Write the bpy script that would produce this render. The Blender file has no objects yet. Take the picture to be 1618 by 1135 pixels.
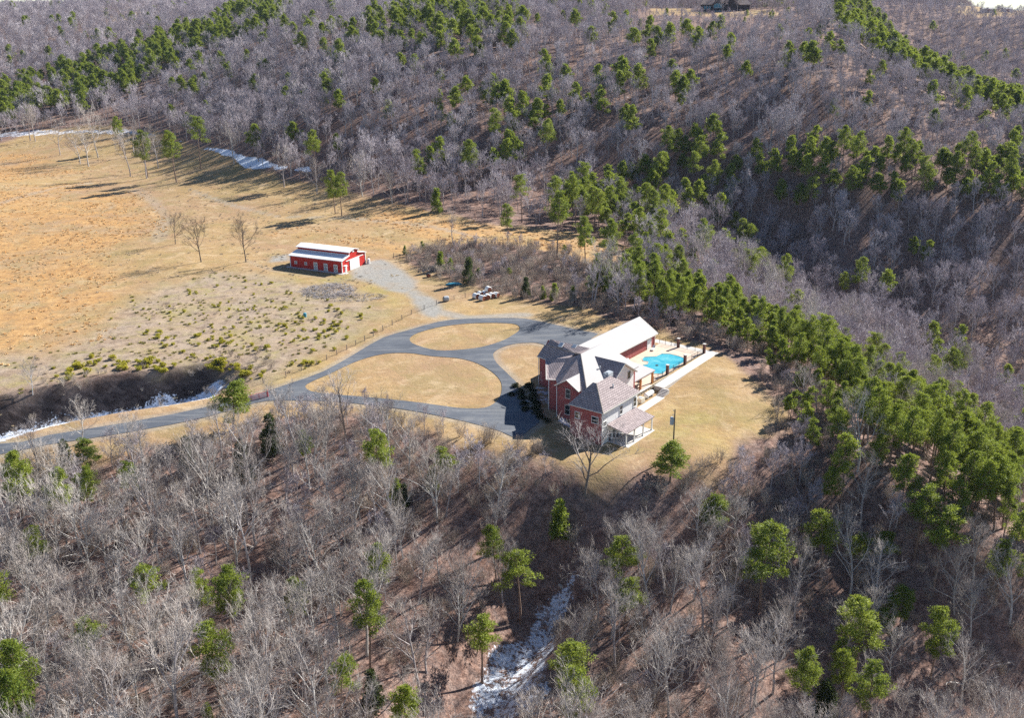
import bpy, math, random
import numpy as np
from mathutils import Vector, geometry
random.seed(7); rng = np.random.default_rng(7)
R_ = math.radians
scene = bpy.context.scene
COL = scene.collection

# ------------------------------------------------------------------ camera
CAM = np.array([0.0, 0.0, 75.0]); FPX = 1570.0; PW, PH = 1618, 1135
PITCH, ROLL = R_(20.1), R_(0.7)
_F = np.array([0, math.cos(PITCH), -math.sin(PITCH)]); _R0 = np.array([1.0, 0, 0]); _U0 = np.cross(_R0, _F)
_R = math.cos(ROLL)*_R0 - math.sin(ROLL)*_U0; _U = math.cos(ROLL)*_U0 + math.sin(ROLL)*_R0
cam = bpy.data.cameras.new('camera'); co = bpy.data.objects.new('camera', cam); COL.objects.link(co)
from mathutils import Matrix
co.matrix_world = Matrix(((_R[0], _U[0], -_F[0], CAM[0]), (_R[1], _U[1], -_F[1], CAM[1]), (_R[2], _U[2], -_F[2], CAM[2]), (0, 0, 0, 1)))
cam.sensor_width = 36; cam.lens = 36*FPX/PW; cam.clip_end = 30000; cam.clip_start = 1
scene.camera = co

# ------------------------------------------------------------------ sky, sun, exposure
SUN_AZ, SUN_EL = 40.0, 31.5           # azimuth measured from +x towards +y
w = bpy.data.worlds.new('World'); scene.world = w; w.use_nodes = True
nt = w.node_tree; bg = nt.nodes['Background']
sky = nt.nodes.new('ShaderNodeTexSky'); sky.sky_type = 'NISHITA'; sky.sun_disc = False
sky.sun_elevation = R_(SUN_EL); sky.sun_rotation = R_(90-SUN_AZ); sky.air_density = 0.8; sky.dust_density = 0.0; sky.ozone_density = 3.5
nt.links.new(sky.outputs[0], bg.inputs[0]); bg.inputs[1].default_value = 0.06
sl = bpy.data.lights.new('sun', 'SUN'); so = bpy.data.objects.new('sun', sl); COL.objects.link(so)
sl.energy = 5.0; sl.angle = R_(0.5); sl.color = (1.0, 0.965, 0.90)
sd = Vector((math.cos(R_(SUN_AZ))*math.cos(R_(SUN_EL)), math.sin(R_(SUN_AZ))*math.cos(R_(SUN_EL)), math.sin(R_(SUN_EL))))
so.rotation_euler = sd.to_track_quat('Z', 'Y').to_euler()
vs = scene.view_settings; vs.view_transform = 'Standard'; vs.look = 'None'; vs.exposure = 1.22; vs.gamma = 1.0
scene.cycles.max_bounces = 5; scene.cycles.diffuse_bounces = 2; scene.cycles.transparent_max_bounces = 8
scene.cycles.volume_bounces = 0; scene.cycles.use_denoising = False

# ------------------------------------------------------------------ pixel rays -> points
def ray(u, v):
    d = _F + _R*(u-PW/2)/FPX - _U*(v-PH/2)/FPX
    return d/np.linalg.norm(d)
def Pz(u, v, z=0.0):
    d = ray(u, v); return CAM + d*((z-CAM[2])/d[2])
def proj(x, y, z):
    q = np.stack([np.asarray(x, float), np.asarray(y, float), np.asarray(z, float)-75.0], -1)
    dep = q @ _F
    return PW/2+FPX*(q @ _R)/dep, PH/2-FPX*(q @ _U)/dep, dep

# ------------------------------------------------------------------ terrain height
# control points: picture column, row and the height of the ground seen there
CT = []
def col(u, *vz):
    for v, z in vz: CT.append(tuple(Pz(u, v, z)))
col(-450, (1135,-10),(900,-7),(760,-3),(680,-2),(560,0),(400,1),(300,3),(230,5),(205,6))
col(0, (1135,-10),(1000,-9),(900,-7),(800,-4),(718,-1),(690,-1),(600,0),(500,0),(400,0),(300,3),(225,6))
col(300, (1135,-11),(1000,-10),(900,-8),(800,-5),(715,-1.2),(665,-0.4),(600,0),(500,0),(400,1),(300,3),(250,5),(200,13))
col(500, (1135,-13),(1000,-12),(900,-9.5),(800,-6),(700,-1.5),(640,0),(560,0),(480,0),(400,0),(330,2),(290,5),(250,11),(200,22))
col(700, (1135,-16),(1000,-13),(900,-10),(800,-5.5),(725,-1.5),(670,0),(600,0),(520,0),(450,0),(400,0),(340,1),(300,5),(250,13),(200,23))
col(850, (1135,-19),(1000,-16),(900,-12),(800,-5),(740,-1),(690,-0.2),(620,0),(540,0),(480,0),(440,-0.5),(380,-1),(330,-1),(300,3),(250,12),(200,22.5))
col(1000, (1135,-21),(1000,-17),(900,-12),(830,-7),(770,-2.6),(715,-1),(600,0),(540,0),(500,0),(450,-2),(400,-4),(350,-5),(300,0),(250,11),(200,22))
col(1130, (1135,-22),(1000,-18),(900,-14),(820,-8),(750,-3),(680,-1.2),(600,-0.6),(535,-0.4),(480,-8),(430,-15),(380,-14),(330,-6),(280,4),(250,11),(200,21))
col(1230, (1135,-23),(1000,-20),(900,-16),(800,-9),(730,-4),(640,-1.5),(590,-1.5),(540,-10),(480,-26),(430,-27),(380,-17),(330,-6),(280,5),(250,11),(200,21))
col(1330, (1135,-25),(1000,-21),(850,-14),(740,-6),(660,-4),(620,-12),(560,-30),(500,-32),(450,-26),(400,-17),(350,-8),(300,2),(250,11),(200,21))
col(1420, (1135,-27),(1000,-22),(880,-15),(790,-8),(720,-6),(670,-18),(600,-38),(520,-36),(460,-28),(400,-18),(350,-8),(300,2),(250,11),(200,20))
col(1520, (1135,-29),(1000,-23),(920,-17),(840,-11),(790,-11),(730,-24),(660,-42),(560,-42),(460,-28),(400,-18),(350,-8),(300,1),(250,9),(200,18))
col(1618, (1135,-31),(1020,-24),(940,-19),(880,-15),(840,-16),(780,-30),(700,-46),(600,-47),(500,-37),(400,-19),(350,-9),(300,0),(250,8),(215,13))
col(2000, (1135,-40),(950,-32),(850,-40),(700,-55),(550,-48),(400,-22),(300,-6),(260,-2))
def colr(us, *vr):
    for u in us:
        for v, r in vr:
            d = ray(u, v); h = math.hypot(d[0], d[1]); CT.append((d[0]/h*r, d[1]/h*r, 75+d[2]/h*r))
colr((-450,), (150,900),(100,1050),(60,1250),(35,1450)); colr((0,), (170,720),(135,800),(100,890),(60,1020),(35,1180),(20,1400))
colr((300,), (160,600),(120,670),(80,760),(50,860),(30,980),(20,1100)); colr((500,), (150,505),(120,545),(80,610),(50,690),(32,780),(20,900))
colr((700, 850, 1000), (150,468),(100,505),(60,560),(40,610),(27,680),(19,745)); colr((1130, 1230), (150,468),(100,508),(60,560),(40,620),(28,680),(20,740))
colr((1320,), (150,470),(100,508),(60,560),(35,620),(22,680)); colr((1420,), (150,500),(120,535)); colr((1520,), (170,520))
def wp(u, d, z):
    r = ray(u, 400); h = math.hypot(r[0], r[1]); CT.append((r[0]/h*d, r[1]/h*d, z))
for u in (1420, 1520, 1618, 1800, 2000): wp(u, 640, 4); wp(u, 760, -12); wp(u, 900, 2); wp(u, 1060, 22); wp(u, 1240, 58 if u < 1500 else 52 if u < 1600 else 46); wp(u, 1400, 58 if u < 1500 else 52 if u < 1600 else 46); wp(u, 2000, 0)
for u in (600, 900, 1200, 1320): wp(u, 850, 62); wp(u, 1100, 58)
for u in (-450, 0, 300, 600, 900, 1200): wp(u, 2200, 40)
for u in (-450, 0, 400, 800, 1200, 1600, 2000): wp(u, 4000, -10); wp(u, 7500, -60)
for x in (-120, 0, 120): CT.append((x, 40, -22 if x > 0 else -12)); CT.append((x, -60, -30))
CT = np.array(CT)
SC = 200.0
def warp(x, y):           # compress far distances so the spline stays even
    r = np.hypot(x, y)+1e-9; g = np.where(r < 600, r, 600*(1+np.log(np.maximum(r, 600)/600.0)))
    return x/r*g/SC, y/r*g/SC
_cx, _cy = warp(CT[:, 0], CT[:, 1])
def _k(r2): return 0.5*r2*np.log(r2+1e-12)
n = len(CT)
_A = np.zeros((n+3, n+3)); _A[:n, :n] = _k((_cx[:, None]-_cx)**2+(_cy[:, None]-_cy)**2)+np.eye(n)*1e-4
_A[:n, n] = 1; _A[:n, n+1] = _cx; _A[:n, n+2] = _cy; _A[n, :n] = 1; _A[n+1, :n] = _cx; _A[n+2, :n] = _cy
_W = np.linalg.solve(_A, np.concatenate([CT[:, 2], np.zeros(3)]))
def vnoise(x, y, s, seed):
    x = np.asarray(x, float)/s+seed*17.3; y = np.asarray(y, float)/s+seed*9.1
    xi = np.floor(x); yi = np.floor(y); fx = x-xi; fy = y-yi; fx = fx*fx*(3-2*fx); fy = fy*fy*(3-2*fy)
    def h(a, b):
        t = np.sin(a*127.1+b*311.7+seed*74.7)*43758.5453; return t-np.floor(t)
    return (h(xi, yi)*(1-fx)+h(xi+1, yi)*fx)*(1-fy)+(h(xi, yi+1)*(1-fx)+h(xi+1, yi+1)*fx)*fy
def sstep(a, b, t):
    t = np.clip((t-a)/(b-a), 0, 1); return t*t*(3-2*t)
def seg_info(x, y, pts):
    best = np.full(np.shape(x), 1e9); side = np.zeros(np.shape(x)); par = np.zeros(np.shape(x)); acc = 0
    for (ax, ay), (bx, by) in zip(pts[:-1], pts[1:]):
        dx, dy = bx-ax, by-ay; L = math.hypot(dx, dy)
        t = np.clip(((x-ax)*dx+(y-ay)*dy)/L**2, 0, 1); d = np.hypot(x-ax-t*dx, y-ay-t*dy)
        s = ((x-ax)*dy-(y-ay)*dx)
        m = d < best; best = np.where(m, d, best); side = np.where(m, np.sign(-s), side); par = np.where(m, acc+t*L, par); acc += L
    return best, side, par, acc
RAV = [tuple(Pz(u, v, -6.5)[:2]) for u, v in ((-150, 728), (-60, 702), (75, 672), (195, 652), (278, 640), (345, 628), (385, 618))]
GUL = [tuple(Pz(u, v, z)[:2]) for u, v, z in ((955, 868, -13), (900, 930, -17), (850, 1000, -20), (800, 1080, -23), (760, 1150, -25), (720, 1260, -28))]
HO = np.array([15.88, 161.98]); HA = R_(52)
def inv_house(x, y):
    dx = x-HO[0]; dy = y-HO[1]
    return dx*math.cos(HA)+dy*math.sin(HA), dx*math.sin(HA)-dy*math.cos(HA)
def base_h(x, y):
    x = np.asarray(x, float); y = np.asarray(y, float)
    sx, sy = warp(x, y); z = np.zeros(sx.shape)+_W[n]+_W[n+1]*sx+_W[n+2]*sy
    for i in range(n): z = z+_W[i]*_k((sx-_cx[i])**2+(sy-_cy[i])**2)
    return z
def terrain_full(x, y):
    z = base_h(x, y); r = np.hypot(x, y)
    z = z+(vnoise(x, y, 60, 1)-.5)*5*sstep(420, 600, r)*(1-sstep(900, 1400, r))
    z = z+(vnoise(x, y, 25, 2)-.5)*1.6*sstep(60, 200, np.abs(z)*8)
    d, s, par, tot = seg_info(x, y, RAV)
    k = np.where(s > 0, 1-sstep(1.0, 5.5, d), 1-sstep(2, 17, d)); edge = vnoise(x, y, 5, 4)
    z = z-8.0*k*(1-sstep(tot-16, tot+2, par+0*d))*(.85+.3*edge)
    d, s, par, tot = seg_info(x, y, GUL)
    z = z-5.6*np.where(s > 0, 1-sstep(1.0, 8.5, d), 1-sstep(1, 13, d))*sstep(-3, 12, par)
    # level pad round the house: deck level, and the lower level beside the wing
    a, b = inv_house(x, y)
    m = sstep(-11, -2, a)*(1-sstep(54, 64, a))*sstep(-36, -29, b)*(1-sstep(3, 12, b))
    tgt = np.where(b > -6.2, -1.02*(1-sstep(24, 44, a)), -0.35*(1-sstep(-2, 12, a)))
    low = (1-sstep(-11, 2, a))*-0.0
    z = z*(1-m)+(tgt+low)*m
    return z
# cached grid for fast height look-ups near and far
GX = np.arange(-330, 330.1, 1.5); GY = np.arange(30, 620.1, 1.5)
_gx, _gy = np.meshgrid(GX, GY); GZ = terrain_full(_gx, _gy)
FX = np.arange(-1300, 1300.1, 12); FY = np.arange(30, 2700.1, 12)
_fx, _fy = np.meshgrid(FX, FY); FZ = terrain_full(_fx, _fy)
def _bil(G, X0, Y0, st, x, y):
    i = np.clip((x-X0)/st, 0, G.shape[1]-1.001); j = np.clip((y-Y0)/st, 0, G.shape[0]-1.001)
    i0 = np.floor(i).astype(int); j0 = np.floor(j).astype(int); fi = i-i0; fj = j-j0
    return (G[j0, i0]*(1-fi)+G[j0, i0+1]*fi)*(1-fj)+(G[j0+1, i0]*(1-fi)+G[j0+1, i0+1]*fi)*fj
def hgt(x, y):
    x = np.asarray(x, float); y = np.asarray(y, float)
    near = (np.abs(x) < 328) & (y > 31) & (y < 618)
    return np.where(near, _bil(GZ, -330, 30, 1.5, x, y), _bil(FZ, -1300, 30, 12, x, y))
def P(u, v, lift=0.0):
    d = ray(u, v); t = np.concatenate([np.arange(70, 700, 1.0), np.arange(700, 3000, 6.0)])
    q = CAM+d*t[:, None]; below = q[:, 2] <= hgt(q[:, 0], q[:, 1])+lift
    i = int(np.argmax(below)) if below.any() else len(t)-1
    lo, hi = (t[i-1], t[i]) if i else (t[0], t[0])
    for _ in range(12):
        m = (lo+hi)/2; p = CAM+d*m
        if p[2] <= float(hgt(p[0], p[1]))+lift: hi = m
        else: lo = m
    p = CAM+d*hi
    return Vector((p[0], p[1], float(hgt(p[0], p[1]))))
def gz(x, y): return float(hgt(x, y))
def poly(pts): return np.array([P(u, v)[:2] for u, v in pts])
def inpoly(x, y, pg):
    c = np.zeros(np.shape(x), bool)
    for (ax, ay), (bx, by) in zip(pg, np.roll(pg, -1, 0)):
        c ^= ((ay > y) != (by > y)) & (x < (bx-ax)*(y-ay)/(by-ay+1e-12)+ax)
    return c
def sdist(x, y, pg):      # > 0 inside, metres
    d = np.full(np.shape(x), 1e9)
    for (ax, ay), (bx, by) in zip(pg, np.roll(pg, -1, 0)):
        dx, dy = bx-ax, by-ay; t = np.clip(((x-ax)*dx+(y-ay)*dy)/(dx*dx+dy*dy+1e-9), 0, 1)
        d = np.minimum(d, np.hypot(x-ax-t*dx, y-ay-t*dy))
    return np.where(inpoly(x, y, pg), d, -d)

# ------------------------------------------------------------------ materials
class NT:
    def __init__(s, name):
        s.m = bpy.data.materials.new(name); s.m.use_nodes = True; s.t = s.m.node_tree; s.b = s.t.nodes['Principled BSDF']
        s.b.inputs['Roughness'].default_value = .85
        if 'Specular IOR Level' in s.b.inputs: s.b.inputs['Specular IOR Level'].default_value = .25
    def n(s, typ, **kw):
        nd = s.t.nodes.new(typ)
        for k, v in kw.items(): setattr(nd, k, v)
        return nd
    def l(s, a, b): s.t.links.new(a, b)
    def tex(s, kind='Object'):
        return s.n('ShaderNodeTexCoord').outputs[kind]
    def noise(s, vec, scale, detail=4, rough=.6, dist=0):
        nd = s.n('ShaderNodeTexNoise'); nd.inputs['Scale'].default_value = scale; nd.inputs['Detail'].default_value = detail
        nd.inputs['Roughness'].default_value = rough; nd.inputs['Distortion'].default_value = dist; s.l(vec, nd.inputs['Vector']); return nd.outputs['Fac']
    def ramp(s, fac, stops):
        nd = s.n('ShaderNodeValToRGB'); e = nd.color_ramp.elements
        while len(e) < len(stops): e.new(.5)
        for k, (p, c) in enumerate(stops):
            e[k].position = p; e[k].color = (c if len(c) == 4 else (*c, 1)) if not isinstance(c, (int, float)) else (c, c, c, 1)
        s.l(fac, nd.inputs['Fac']); return nd.outputs['Color']
    def mix(s, fac, a, b, mode='MIX'):
        nd = s.n('ShaderNodeMix', data_type='RGBA', blend_type=mode)
        for sock, v in ((nd.inputs[0], fac), (nd.inputs[6], a), (nd.inputs[7], b)):
            if hasattr(v, 'links'): s.l(v, sock)
            else: sock.default_value = v if isinstance(v, (int, float)) else (*v, 1)[:4]
        return nd.outputs[2]
    def math(s, op, a, b=0.0, clamp=False):
        nd = s.n('ShaderNodeMath', operation=op, use_clamp=clamp)
        for k, v in enumerate((a, b)):
            if hasattr(v, 'links'): s.l(v, nd.inputs[k])
            else: nd.inputs[k].default_value = v
        return nd.outputs[0]
    def bump(s, h, strength=.4, dist=.1):
        nd = s.n('ShaderNodeBump'); nd.inputs['Strength'].default_value = strength; nd.inputs['Distance'].default_value = dist
        s.l(h, nd.inputs['Height']); s.l(nd.outputs[0], s.b.inputs['Normal'])
    def color(s, c):
        if hasattr(c, 'links'): s.l(c, s.b.inputs['Base Color'])
        else: s.b.inputs['Base Color'].default_value = (*c, 1)
        return s.m
def plain(name, c, rough=.7, var=.12, scale=2.0, spec=.25, metal=0):
    t = NT(name); v = t.noise(t.tex(), scale, 3)
    c2 = tuple(x*(1-var) for x in c); c1 = tuple(min(1, x*(1+var)) for x in c)
    t.color(t.ramp(v, [(.3, c2), (.7, c1)])); t.b.inputs['Roughness'].default_value = rough; t.b.inputs['Metallic'].default_value = metal
    t.b.inputs['Specular IOR Level'].default_value = spec; return t.m
M = {}
def brick(name, c1, c2, mortar, sc=1.0):
    t = NT(name); br = t.n('ShaderNodeTexBrick'); t.l(t.tex('UV'), br.inputs['Vector'])
    br.inputs['Scale'].default_value = 1; br.inputs['Brick Width'].default_value = .24*sc; br.inputs['Row Height'].default_value = .085*sc
    br.inputs['Mortar Size'].default_value = .01*sc; br.inputs['Color1'].default_value = (*c1, 1); br.inputs['Color2'].default_value = (*c2, 1); br.inputs['Mortar'].default_value = (*mortar, 1)
    nv = t.noise(t.tex('UV'), .9, 5); t.color(t.mix(1.0, br.outputs['Color'], t.ramp(nv, [(.25, .78), (.75, 1.15)]), 'MULTIPLY')); return t.m
M['brick'] = brick('red_brick', (.40, .060, .055), (.30, .045, .045), (.36, .22, .2))
M['brick_dark'] = brick('dark_brick', (.17, .05, .035), (.10, .035, .03), (.22, .16, .13))
def shingle(name, c1, c2, gap):
    t = NT(name); br = t.n('ShaderNodeTexBrick'); t.l(t.tex('UV'), br.inputs['Vector'])
    br.inputs['Scale'].default_value = 1; br.inputs['Brick Width'].default_value = .62; br.inputs['Row Height'].default_value = .42
    br.inputs['Mortar Size'].default_value = .045; br.inputs['Mortar Smooth'].default_value = .3
    br.inputs['Color1'].default_value = (*c1, 1); br.inputs['Color2'].default_value = (*c2, 1); br.inputs['Mortar'].default_value = (*gap, 1)
    nv = t.noise(t.tex('UV'), 1.3, 5); t.color(t.mix(1.0, br.outputs['Color'], t.ramp(nv, [(.25, .8), (.75, 1.15)]), 'MULTIPLY'))
    t.bump(br.outputs['Fac'], -.5, .03); return t.m
M['shingle'] = shingle('brown_shingle', (.44, .36, .35), (.33, .265, .26), (.10, .08, .085))
t = NT('white_roof'); wv = t.n('ShaderNodeTexWave'); wv.bands_direction = 'X'; t.l(t.tex('UV'), wv.inputs['Vector']); wv.inputs['Scale'].default_value = .8
t.color(t.mix(t.noise(t.tex('UV'), .4, 5), (.42, .40, .39), (.49, .47, .46))); t.bump(wv.outputs['Fac'], .1, .02); t.b.inputs['Roughness'].default_value = .8; t.b.inputs['Specular IOR Level'].default_value = .1; M['white_roof'] = t.m
t = NT('barn_roof'); wv = t.n('ShaderNodeTexWave'); wv.bands_direction = 'X'; t.l(t.tex('UV'), wv.inputs['Vector']); wv.inputs['Scale'].default_value = .8
t.color(t.mix(t.noise(t.tex('UV'), .4, 5), (.78, .77, .76), (.88, .87, .86))); t.bump(wv.outputs['Fac'], .1, .02); t.b.inputs['Roughness'].default_value = .4; M['barn_roof'] = t.m
t = NT('red_siding'); wv = t.n('ShaderNodeTexWave'); wv.bands_direction = 'X'; t.l(t.tex('UV'), wv.inputs['Vector']); wv.inputs['Scale'].default_value = 1.6
t.color(t.mix(t.noise(t.tex('UV'), .7, 4), (.42, .020, .016), (.52, .030, .022))); t.bump(wv.outputs['Fac'], .35, .03); t.b.inputs['Roughness'].default_value = .5; M['red_siding'] = t.m
t = NT('white_siding'); wv = t.n('ShaderNodeTexWave'); wv.bands_direction = 'Y'; wv.wave_profile = 'SAW'; t.l(t.tex('UV'), wv.inputs['Vector']); wv.inputs['Scale'].default_value = 2.2
t.color(t.mix(t.noise(t.tex('UV'), .7, 4), (.76, .74, .71), (.86, .84, .81))); t.bump(wv.outputs['Fac'], .25, .02); M['siding'] = t.m
M['white'] = plain('white_paint', (.78, .77, .74), .5, .05); M['trim'] = plain('cream_trim', (.62, .58, .52), .6, .08)
M['concrete'] = plain('pale_concrete', (.56, .53, .49), .85, .10, .8); M['deck'] = plain('tan_pool_deck', (.58, .46, .36), .8, .12, .7)
M['wood'] = plain('grey_weathered_wood', (.30, .26, .22), .9, .25, 3); M['orange_wood'] = plain('orange_cedar', (.50, .20, .06), .7, .15, 3)
M['tan_board'] = plain('tan_board_wall', (.42, .35, .25), .85, .18, 2.5); M['iron'] = plain('black_iron', (.04, .035, .035), .5, .1)
M['red_metal'] = plain('red_gate_paint', (.62, .06, .07), .5, .1); M['pole'] = plain('creosote_pole', (.12, .095, .075), .9, .2, 3)
M['grey_metal'] = plain('grey_metal', (.42, .45, .48), .45, .1); M['rust'] = plain('rusty_brown', (.28, .10, .06), .9, .3, 4)
M['beige'] = plain('beige_metal', (.60, .54, .42), .6, .08); M['dark_siding'] = plain('dark_blue_brown_siding', (.050, .042, .045), .8, .2, .4)
M['tan_roof'] = plain('tan_roof', (.36, .28, .24), .8, .15, .3); M['blue_tarp'] = plain('teal_tarp', (.05, .26, .36), .5, .2, 3)
t = NT('window_glass'); t.b.inputs['Roughness'].default_value = .08; t.b.inputs['Specular IOR Level'].default_value = .7; M['glass'] = t.color((.02, .025, .03))
t = NT('pool_cover'); nv = t.noise(t.tex(), .35, 6, .65, .4)
c = t.ramp(nv, [(.3, (.020, .26, .38)), (.5, (.05, .36, .46)), (.66, (.12, .44, .50)), (.78, (.34, .54, .58))]); t.b.inputs['Roughness'].default_value = .35; M['pool'] = t.color(c)
t = NT('asphalt'); nv = t.noise(t.tex(), .12, 6, .6); n2 = t.noise(t.tex(), 3.0, 4)
mp = t.n('ShaderNodeMapping'); mp.inputs['Scale'].default_value = (.08, .6, 1); mp.inputs['Rotation'].default_value = (0, 0, .12); t.l(t.tex(), mp.inputs['Vector']); tr_ = t.noise(mp.outputs[0], 1.0, 5, .6, .8)
c = t.mix(t.ramp(tr_, [(.50, 0), (.62, .45)]), t.ramp(nv, [(.3, (.070, .080, .098)), (.5, (.095, .105, .125)), (.7, (.13, .14, .155))]), (.21, .21, .21)); M['asphalt'] = t.color(t.mix(1.0, c, t.ramp(n2, [(.3, .85), (.7, 1.12)]), 'MULTIPLY')); t.b.inputs['Roughness'].default_value = .8
# ---- ground
t = NT('ground_cover'); O_ = t.tex('Object')
def att(nm):
    a = t.n('ShaderNodeAttribute'); a.attribute_name = nm; s = t.n('ShaderNodeSeparateColor'); t.l(a.outputs['Color'], s.inputs[0]); return s.outputs
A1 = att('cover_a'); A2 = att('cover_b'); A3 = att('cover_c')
nb = t.noise(O_, .018, 5, .6); nm = t.noise(O_, .11, 5, .65); nf = t.noise(O_, .9, 5, .7); nff = t.noise(O_, 4.0, 3, .7)
nw = t.noise(O_, .35, 6, .75, .6)
mp = t.n('ShaderNodeMapping'); mp.inputs['Scale'].default_value = (.25, 1.6, 1); mp.inputs['Rotation'].default_value = (0, 0, .25); t.l(O_, mp.inputs['Vector']); ns = t.noise(mp.outputs[0], .5, 6, .7, .4)
lit = t.ramp(nf, [(.30, (.085, .048, .040)), (.44, (.21, .125, .098)), (.56, (.36, .225, .175)), (.72, (.50, .35, .28))])
lit = t.mix(t.ramp(nw, [(.42, 0), (.62, .6)]), lit, (.20, .165, .155))
lit = t.mix(t.ramp(nff, [(.38, .55), (.58, 0)]), lit, (.035, .022, .020))
grass = t.ramp(nm, [(.25, (.34, .235, .115)), (.5, (.44, .32, .165)), (.75, (.52, .395, .22))])
grass = t.mix(t.ramp(nw, [(.40, .55), (.58, 0)]), grass, (.27, .19, .115))
grass = t.mix(t.ramp(ns, [(.50, 0), (.68, .5)]), grass, (.55, .44, .29))
grass = t.mix(t.ramp(nff, [(.36, .35), (.55, 0)]), grass, (.20, .15, .085))
grass = t.mix(t.ramp(nb, [(.42, 0), (.60, .75)]), grass, (.34, .235, .165))
org = t.ramp(nw, [(.3, (.25, .15, .08)), (.5, (.44, .25, .10)), (.66, (.54, .34, .15))])
grass = t.mix(t.ramp(t.noise(O_, .07, 7, .75, .8), [(.46, 0), (.60, .55)]), grass, (.27, .235, .115))
grass = t.mix(t.ramp(t.noise(O_, .16, 7, .8, .8), [(.50, 0), (.66, .6)]), grass, (.56, .46, .33))
grass = t.mix(1.0, grass, (.94, .86, .76), 'MULTIPLY')
om = t.math('MULTIPLY', A1[1], t.ramp(t.noise(O_, .045, 8, .75, .6), [(.41, 0), (.55, .9)]))
grass = t.mix(om, grass, org)
grav = t.ramp(nf, [(.3, (.23, .22, .195)), (.6, (.32, .305, .28)), (.8, (.40, .38, .35))])
grn = t.ramp(nf, [(.3, (.20, .19, .045)), (.7, (.36, .32, .08))])
brs = t.ramp(nw, [(.34, (.13, .10, .085)), (.48, (.30, .235, .185)), (.68, (.42, .335, .255))])
c = t.mix(A1[0], grass, lit)
c = t.mix(t.math('MULTIPLY', A2[1], t.ramp(nm, [(.38, .05), (.62, .65)])), c, grn)
c = t.mix(t.math('MULTIPLY', A2[2], t.ramp(nm, [(.3, .45), (.6, .9)])), c, brs)
c = t.mix(t.math('MULTIPLY', A2[2], t.ramp(t.noise(O_, .12, 8, .8, .6), [(.48, 0), (.64, .5)])), c, grn)
c = t.mix(t.math('MULTIPLY', A1[2], t.ramp(nm, [(.25, .55), (.5, 1)])), c, grav)
c = t.mix(t.math('MULTIPLY', A3[0], .92), c, t.ramp(ns, [(.38, (.008, .007, .009)), (.52, (.040, .033, .034)), (.66, (.11, .09, .085))]))  # dark ravine rock, deepened to near black so the colour carries bank shade
sn = t.math('SUBTRACT', A2[0], t.math('ADD', t.math('MULTIPLY', t.noise(O_, .5, 8, .8, .5), .6), t.math('MULTIPLY', t.noise(O_, 2.2, 5, .7, .2), .4))); sn = t.math('MULTIPLY', sn, 14.0, True)
c = t.mix(sn, c, (.74, .80, .90))
M['ground'] = t.color(c); t.bump(t.math('ADD', nf, t.math('MULTIPLY', nff, .4)), .55, .35); t.b.inputs['Roughness'].default_value = .95; t.b.inputs['Specular IOR Level'].default_value = .1
# ---- vegetation
def bark(name, c1, c2):
    t = NT(name); oi = t.n('ShaderNodeObjectInfo').outputs['Random']; c = t.mix(oi, c1, c2)
    c = t.mix(1.0, c, t.ramp(t.noise(t.tex(), 1.4, 3), [(.3, .7), (.7, 1.25)]), 'MULTIPLY'); return t.color(c)
M['bark'] = bark('grey_bark', (.33, .29, .28), (.49, .45, .435)); M['twig'] = bark('bare_twigs', (.33, .285, .310), (.55, .495, .51))
M['bark_pale'] = bark('pale_bark', (.42, .39, .36), (.58, .55, .51)); M['pine_bark'] = bark('pine_bark', (.20, .13, .095), (.28, .20, .155))
M['bark_dark'] = bark('dark_bark', (.13, .105, .09), (.20, .165, .14))
M['twig_warm'] = bark('warm_twigs', (.34, .29, .26), (.54, .485, .44))
M['brush_twig'] = bark('brush_twigs', (.28, .23, .195), (.52, .44, .36))
def needles(name, d, l):
    t = NT(name); oi = t.n('ShaderNodeObjectInfo').outputs['Random']; nv = t.noise(t.tex(), .9, 4, .7); hu = t.noise(t.tex(), .35, 2)
    k = t.math('ADD', t.math('MULTIPLY', oi, .45), t.math('SUBTRACT', t.math('MULTIPLY', nv, 1.7), .60), True); c = t.mix(k, d, l)
    c = t.mix(t.ramp(hu, [(.5, 0), (.75, .35)]), c, tuple(x*y for x, y in zip(l, (1.1, .85, .9)))); t.color(c); t.b.inputs['Roughness'].default_value = .6
    tr = t.n('ShaderNodeBsdfTranslucent'); t.l(t.mix(.6, c, tuple(1.2*x for x in l)), tr.inputs[0]); ms = t.n('ShaderNodeMixShader'); ms.inputs[0].default_value = .35
    out = [x for x in t.t.nodes if x.type == 'OUTPUT_MATERIAL'][0]; t.l(t.b.outputs[0], ms.inputs[1]); t.l(tr.outputs[0], ms.inputs[2]); t.l(ms.outputs[0], out.inputs[0]); return t.m
M['needles'] = needles('pine_needles', (.040, .092, .018), (.32, .37, .050)); M['weeds'] = bark('dry_weeds', (.34, .27, .21), (.52, .43, .33)); M['olive_weeds'] = bark('olive_weeds', (.26, .23, .06), (.42, .37, .12)); M['orange_grass'] = bark('dry_orange_grass', (.78, .50, .23), (.86, .64, .37)); M['straw'] = bark('straw_grass', (.66, .52, .32), (.78, .64, .42))
M['needles_dark'] = needles('cedar_foliage', (.025, .045, .016), (.085, .11, .030))
M['needles_yellow'] = needles('seedling_needles', (.28, .27, .03), (.48, .43, .05)); M['evergreen_shrub'] = needles('shrub_leaves', (.018, .03, .012), (.04, .055, .02))

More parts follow.
